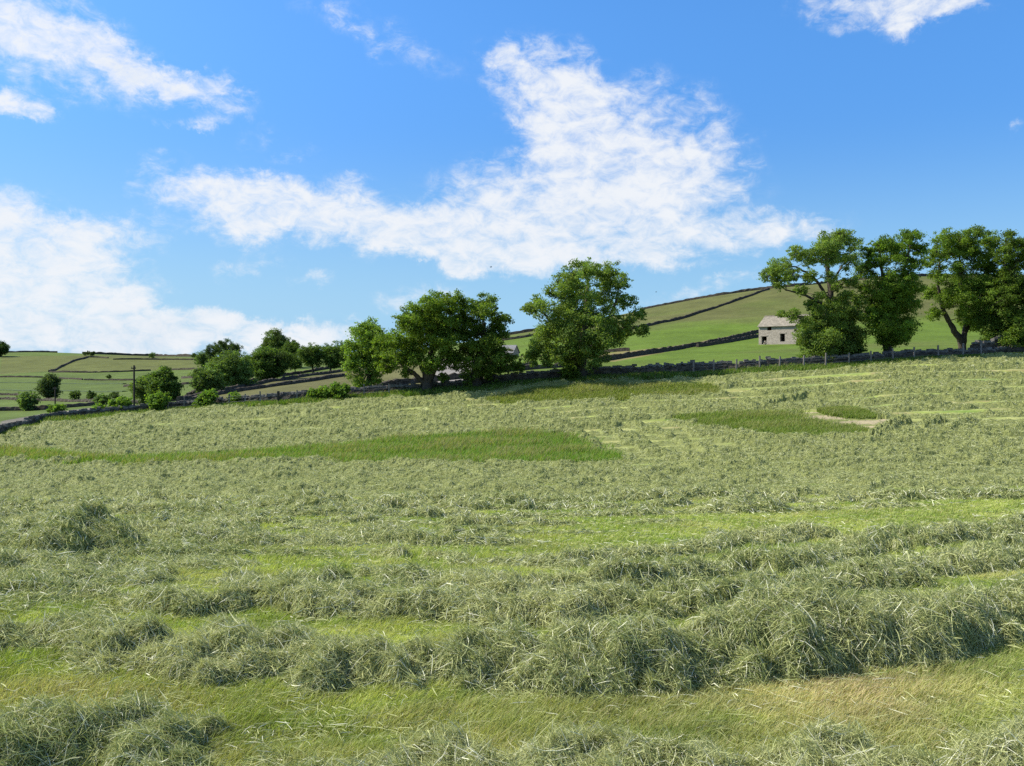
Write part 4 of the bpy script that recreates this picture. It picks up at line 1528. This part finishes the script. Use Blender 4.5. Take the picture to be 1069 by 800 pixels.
def small(name, label, x0, x1, y0, y1, base, leaf, seed, n=9, size=.3, depth=None, trunk=.2, group=None, cat=None, dens=.8, fork=.35):
    """a tree or shrub that fills the outline x0..x1, y0..y1 with its own crown of clumps"""
    r = np.random.default_rng(seed)
    cl = []
    cx_, cy_, rx, ry = (x0 + x1) / 2, (y0 + y1) / 2, (x1 - x0) / 2, (y1 - y0) / 2
    rad = min(rx, ry) * (.52 if n > 7 else .62)
    for k in range(n):
        a = 2 * math.pi * (k + r.random() * .6) / n
        q = .95 if k % 3 else .35
        px = cx_ + math.cos(a) * max(rx - rad * .9, 0) * q * r.uniform(.8, 1.15)
        py = cy_ + math.sin(a) * max(ry - rad * .9, 0) * q * r.uniform(.75, 1.15)
        cl.append((px, py, rad * (.75 + .5 * r.random())))
    shrub = cat == 'shrub'
    return tree(name, label, base, cl, leaf, size, trunk, fork, seed, depth=depth, dens=dens, layers=1 if (x1 - x0) < 14 else 2, cat=cat or 'tree', group=group, twig=False, flat=.9, lightvar=.42)


BLUE = (.11, .175, .055)
BR = (.14, .235, .04)
small('leafy_tree', 'small dark tree on the skyline at the extreme left', -8, 9, 357, 371, (1, 372.5), (.045, .085, .022), 301, 7, .55, trunk=.4)
small('hawthorn_bush', 'low dark bush on the left skyline where the diagonal wall tops out', 87, 101, 367, 371, (94, 372), (.045, .075, .022), 302, 6, .5, cat='shrub', trunk=.15)
small('hawthorn_bush', 'small round bush on the skyline above the utility pole', 155.5, 162.5, 368, 374, (159, 374), BLUE, 303, 5, .45, cat='shrub', trunk=.15)
small('hawthorn_bush', 'small bush on the skyline left of the umbrella shaped tree', 199, 206, 368.5, 374, (203, 374), (.05, .085, .025), 304, 5, .45, cat='shrub', trunk=.15)
small('willow_tree', 'grey green willow between the banks at far left', 41, 62, 392, 417, (51, 418.5), (.075, .115, .045), 305, 10, .36, trunk=.22)
small('willow_bush', 'rounded grey green bush by the lane at far left', 18, 38, 410, 427, (28, 429), BLUE, 306, 8, .3, cat='shrub')
small('hawthorn_tree', 'leftmost of the small round hawthorns on the left pasture', 73, 83, 408, 416, (78, 417), (.06, .10, .025), 307, 6, .35, trunk=.15)
small('hawthorn_tree', 'second of the small round hawthorns on the left pasture, just left of the pole', 91, 101, 409.5, 417.5, (96, 418.5), (.06, .10, .025), 308, 6, .35, trunk=.15)
small('hawthorn_tree', 'smallest of the round hawthorns in the left pasture, nearest the pole', 115.5, 124, 409.5, 416.5, (119.5, 418), (.06, .10, .025), 309, 5, .35, trunk=.15)
small('hawthorn_bush', 'tiny lone bush on the terrace above the utility pole', 111, 116, 391, 395, (113.5, 395.6), (.06, .10, .03), 310, 5, .4, cat='shrub', trunk=.12)
small('leafy_bush', 'bright green bush on the field wall at far left, below the willow', 51, 67, 423, 435, (58, 436), BR, 311, 8, .26, cat='shrub', dens=1.0)
small('leafy_bush', 'blue green bush behind the field wall left of the pole', 99, 115, 411, 424, (107, 425), BLUE, 312, 8, .28, cat='shrub')
small('leafy_bush', 'small bright bush in front of the blue green bush', 98, 110, 421, 432, (104, 434), BR, 313, 7, .24, cat='shrub')
small('leafy_bush', 'large bright green bush touching the foot of the utility pole', 115, 138, 414, 431, (126, 432.5), BR, 314, 9, .25, cat='shrub')
small('leafy_tree', 'big round dark tree right of the utility pole', 156, 184, 387, 419, (170, 421), (.09, .15, .032), 315, 14, .34, trunk=.35, dens=1.1)
small('leafy_tree', 'pale green tree just right of the utility pole, against the round dark tree', 139, 160, 393, 419, (150, 422), (.125, .19, .055), 316, 10, .3, trunk=.2)
small('leafy_bush', 'bright bush in front of the big round tree', 153, 173, 411, 428, (162, 431), BR, 317, 9, .25, cat='shrub')
small('leafy_bush', 'upright bright bush on the field wall under the tree clump', 211, 225, 406, 424, (218, 426), BR, 318, 8, .25, cat='shrub')
small('leafy_bush', 'low bright bush against the upright one under the tree clump', 203, 214, 415, 424, (209, 426.5), BR, 319, 6, .25, cat='shrub')
small('leafy_bush', 'small lone bush on the field wall right of the upright one', 239, 252, 410, 420, (246, 423), BR, 320, 7, .25, cat='shrub')
# the clump on the shoulder of the left hill
small('leafy_tree', 'small tree at the left end of the hillside clump', 205, 221, 368, 382, (213, 387), BLUE, 321, 8, .36, trunk=.25)
tree('pine_tree', 'flat topped umbrella shaped tree in the hillside clump', (232, 387), [(222, 366, 5), (230, 362, 5), (238, 361.5, 5), (246, 364, 4.5), (224, 372, 5), (233, 369, 5), (240, 371, 4), (229, 378, 4)], (.06, .10, .03), .36, .3, .5, 322, dens=.9, twig=False)
small('leafy_tree', 'light green tree in the middle of the hillside clump', 222, 262, 370, 402, (244, 405), (.14, .215, .06), 323, 16, .36, trunk=.3)
small('leafy_tree', 'pale spreading tree at the lower left of the hillside clump', 200, 234, 384, 410, (216, 412), (.125, .195, .055), 324, 13, .34, trunk=.25)
small('oak_tree', 'dark broad tree in the centre of the hillside clump', 259, 299, 364, 396, (279, 398), (.085, .14, .03), 325, 16, .36, trunk=.4, dens=1.1)
small('oak_tree', 'tallest tree of the hillside clump, rising behind the dark one', 274, 300, 349, 374, (287, 386), (.09, .14, .036), 326, 12, .42, trunk=.4, fork=.5)
small('oak_tree', 'round topped tree behind the right side of the dark one in the clump', 296, 313, 355, 376, (304, 386), (.09, .145, .036), 327, 10, .42, trunk=.35, fork=.5)
small('hawthorn_tree', 'dark tree with a visible trunk at the right of the hillside clump', 314, 334, 360, 384, (327, 389), (.09, .15, .03), 328, 10, .34, trunk=.28)
small('hawthorn_tree', 'last tree of the hillside clump, leaning toward the oaks', 335, 363, 360, 383, (345, 388), (.095, .16, .035), 329, 12, .34, trunk=.28)
small('leafy_bush', 'low green bush between the trees at the right of the hillside clump', 299, 317, 373, 386, (308, 391), (.09, .145, .035), 330, 7, .34, cat='shrub')
for i, (a, b_, c, d, lab) in enumerate(((322, 336, 406, 416, 'leftmost low green shrub on the field wall left of the oaks'), (333, 349, 404, 415, 'middle low green shrub on the field wall left of the oaks'),
                                       (346, 366, 399, 415, 'tallest green shrub on the field wall, beside the light green tree'))):
    small('leafy_bush', lab, a, b_, c, d, ((a + b_) / 2, 418), BR, 340 + i, 8, .24, cat='shrub')
small('leafy_bush', 'dark shrub under the lone tree at its left foot', 586, 604, 383, 397, (595, 399), DARK, 350, 7, .25, cat='shrub')


# ------------------------------------------------------------------ birds
def bird(px, py, Y, span, yaw, label):
    p = at(px, py, Y)
    root = empty('bird', p, label, 'bird')
    root.rotation_euler = (0, 0, yaw)
    m = []
    mb = MB()
    s = span
    body = [(-.22, 0), (-.14, .035), (-.02, .06), (.10, .05), (.17, .03), (.22, .008)]
    mb.tube([p + np.array((x * s, 0, .02 * math.sin(x * 9) * s)) for x, _ in body], [max(q, .006) * s for _, q in body], 8)
    mb.build('bird_body', M_DARKWOOD, root, smooth=True)
    for sd in (-1, 1):
        mb = MB()
        q = [(.10, .03, .03), (.06, .25, .13), (-.04, .5, .08), (-.08, .27, .11), (-.07, .03, .03)]
        top = [p + np.array((a * s, sd * b * s, c * s)) for a, b, c in q]
        low = [t - np.array((0, 0, .012 * s)) for t in top]
        for L_ in (top, low[::-1]):
            mb.quad(L_[0], L_[1], L_[3], L_[4])
            mb.tri(L_[1], L_[2], L_[3])
        for k in range(5):
            mb.quad(top[k], low[k], low[(k + 1) % 5], top[(k + 1) % 5])
        mb.build('wing', M_DARKWOOD, root)


bird(512.5, 279, 70, .42, .5, 'small dark bird flying between the oaks and the lone tree')
bird(685, 305, 80, .36, -.4, 'small dark bird flying right of the lone tree')

for o_ in list(SC.objects):
    if o_.get('category') and not o_.get('kind'):
        o_['kind'] = 'thing'
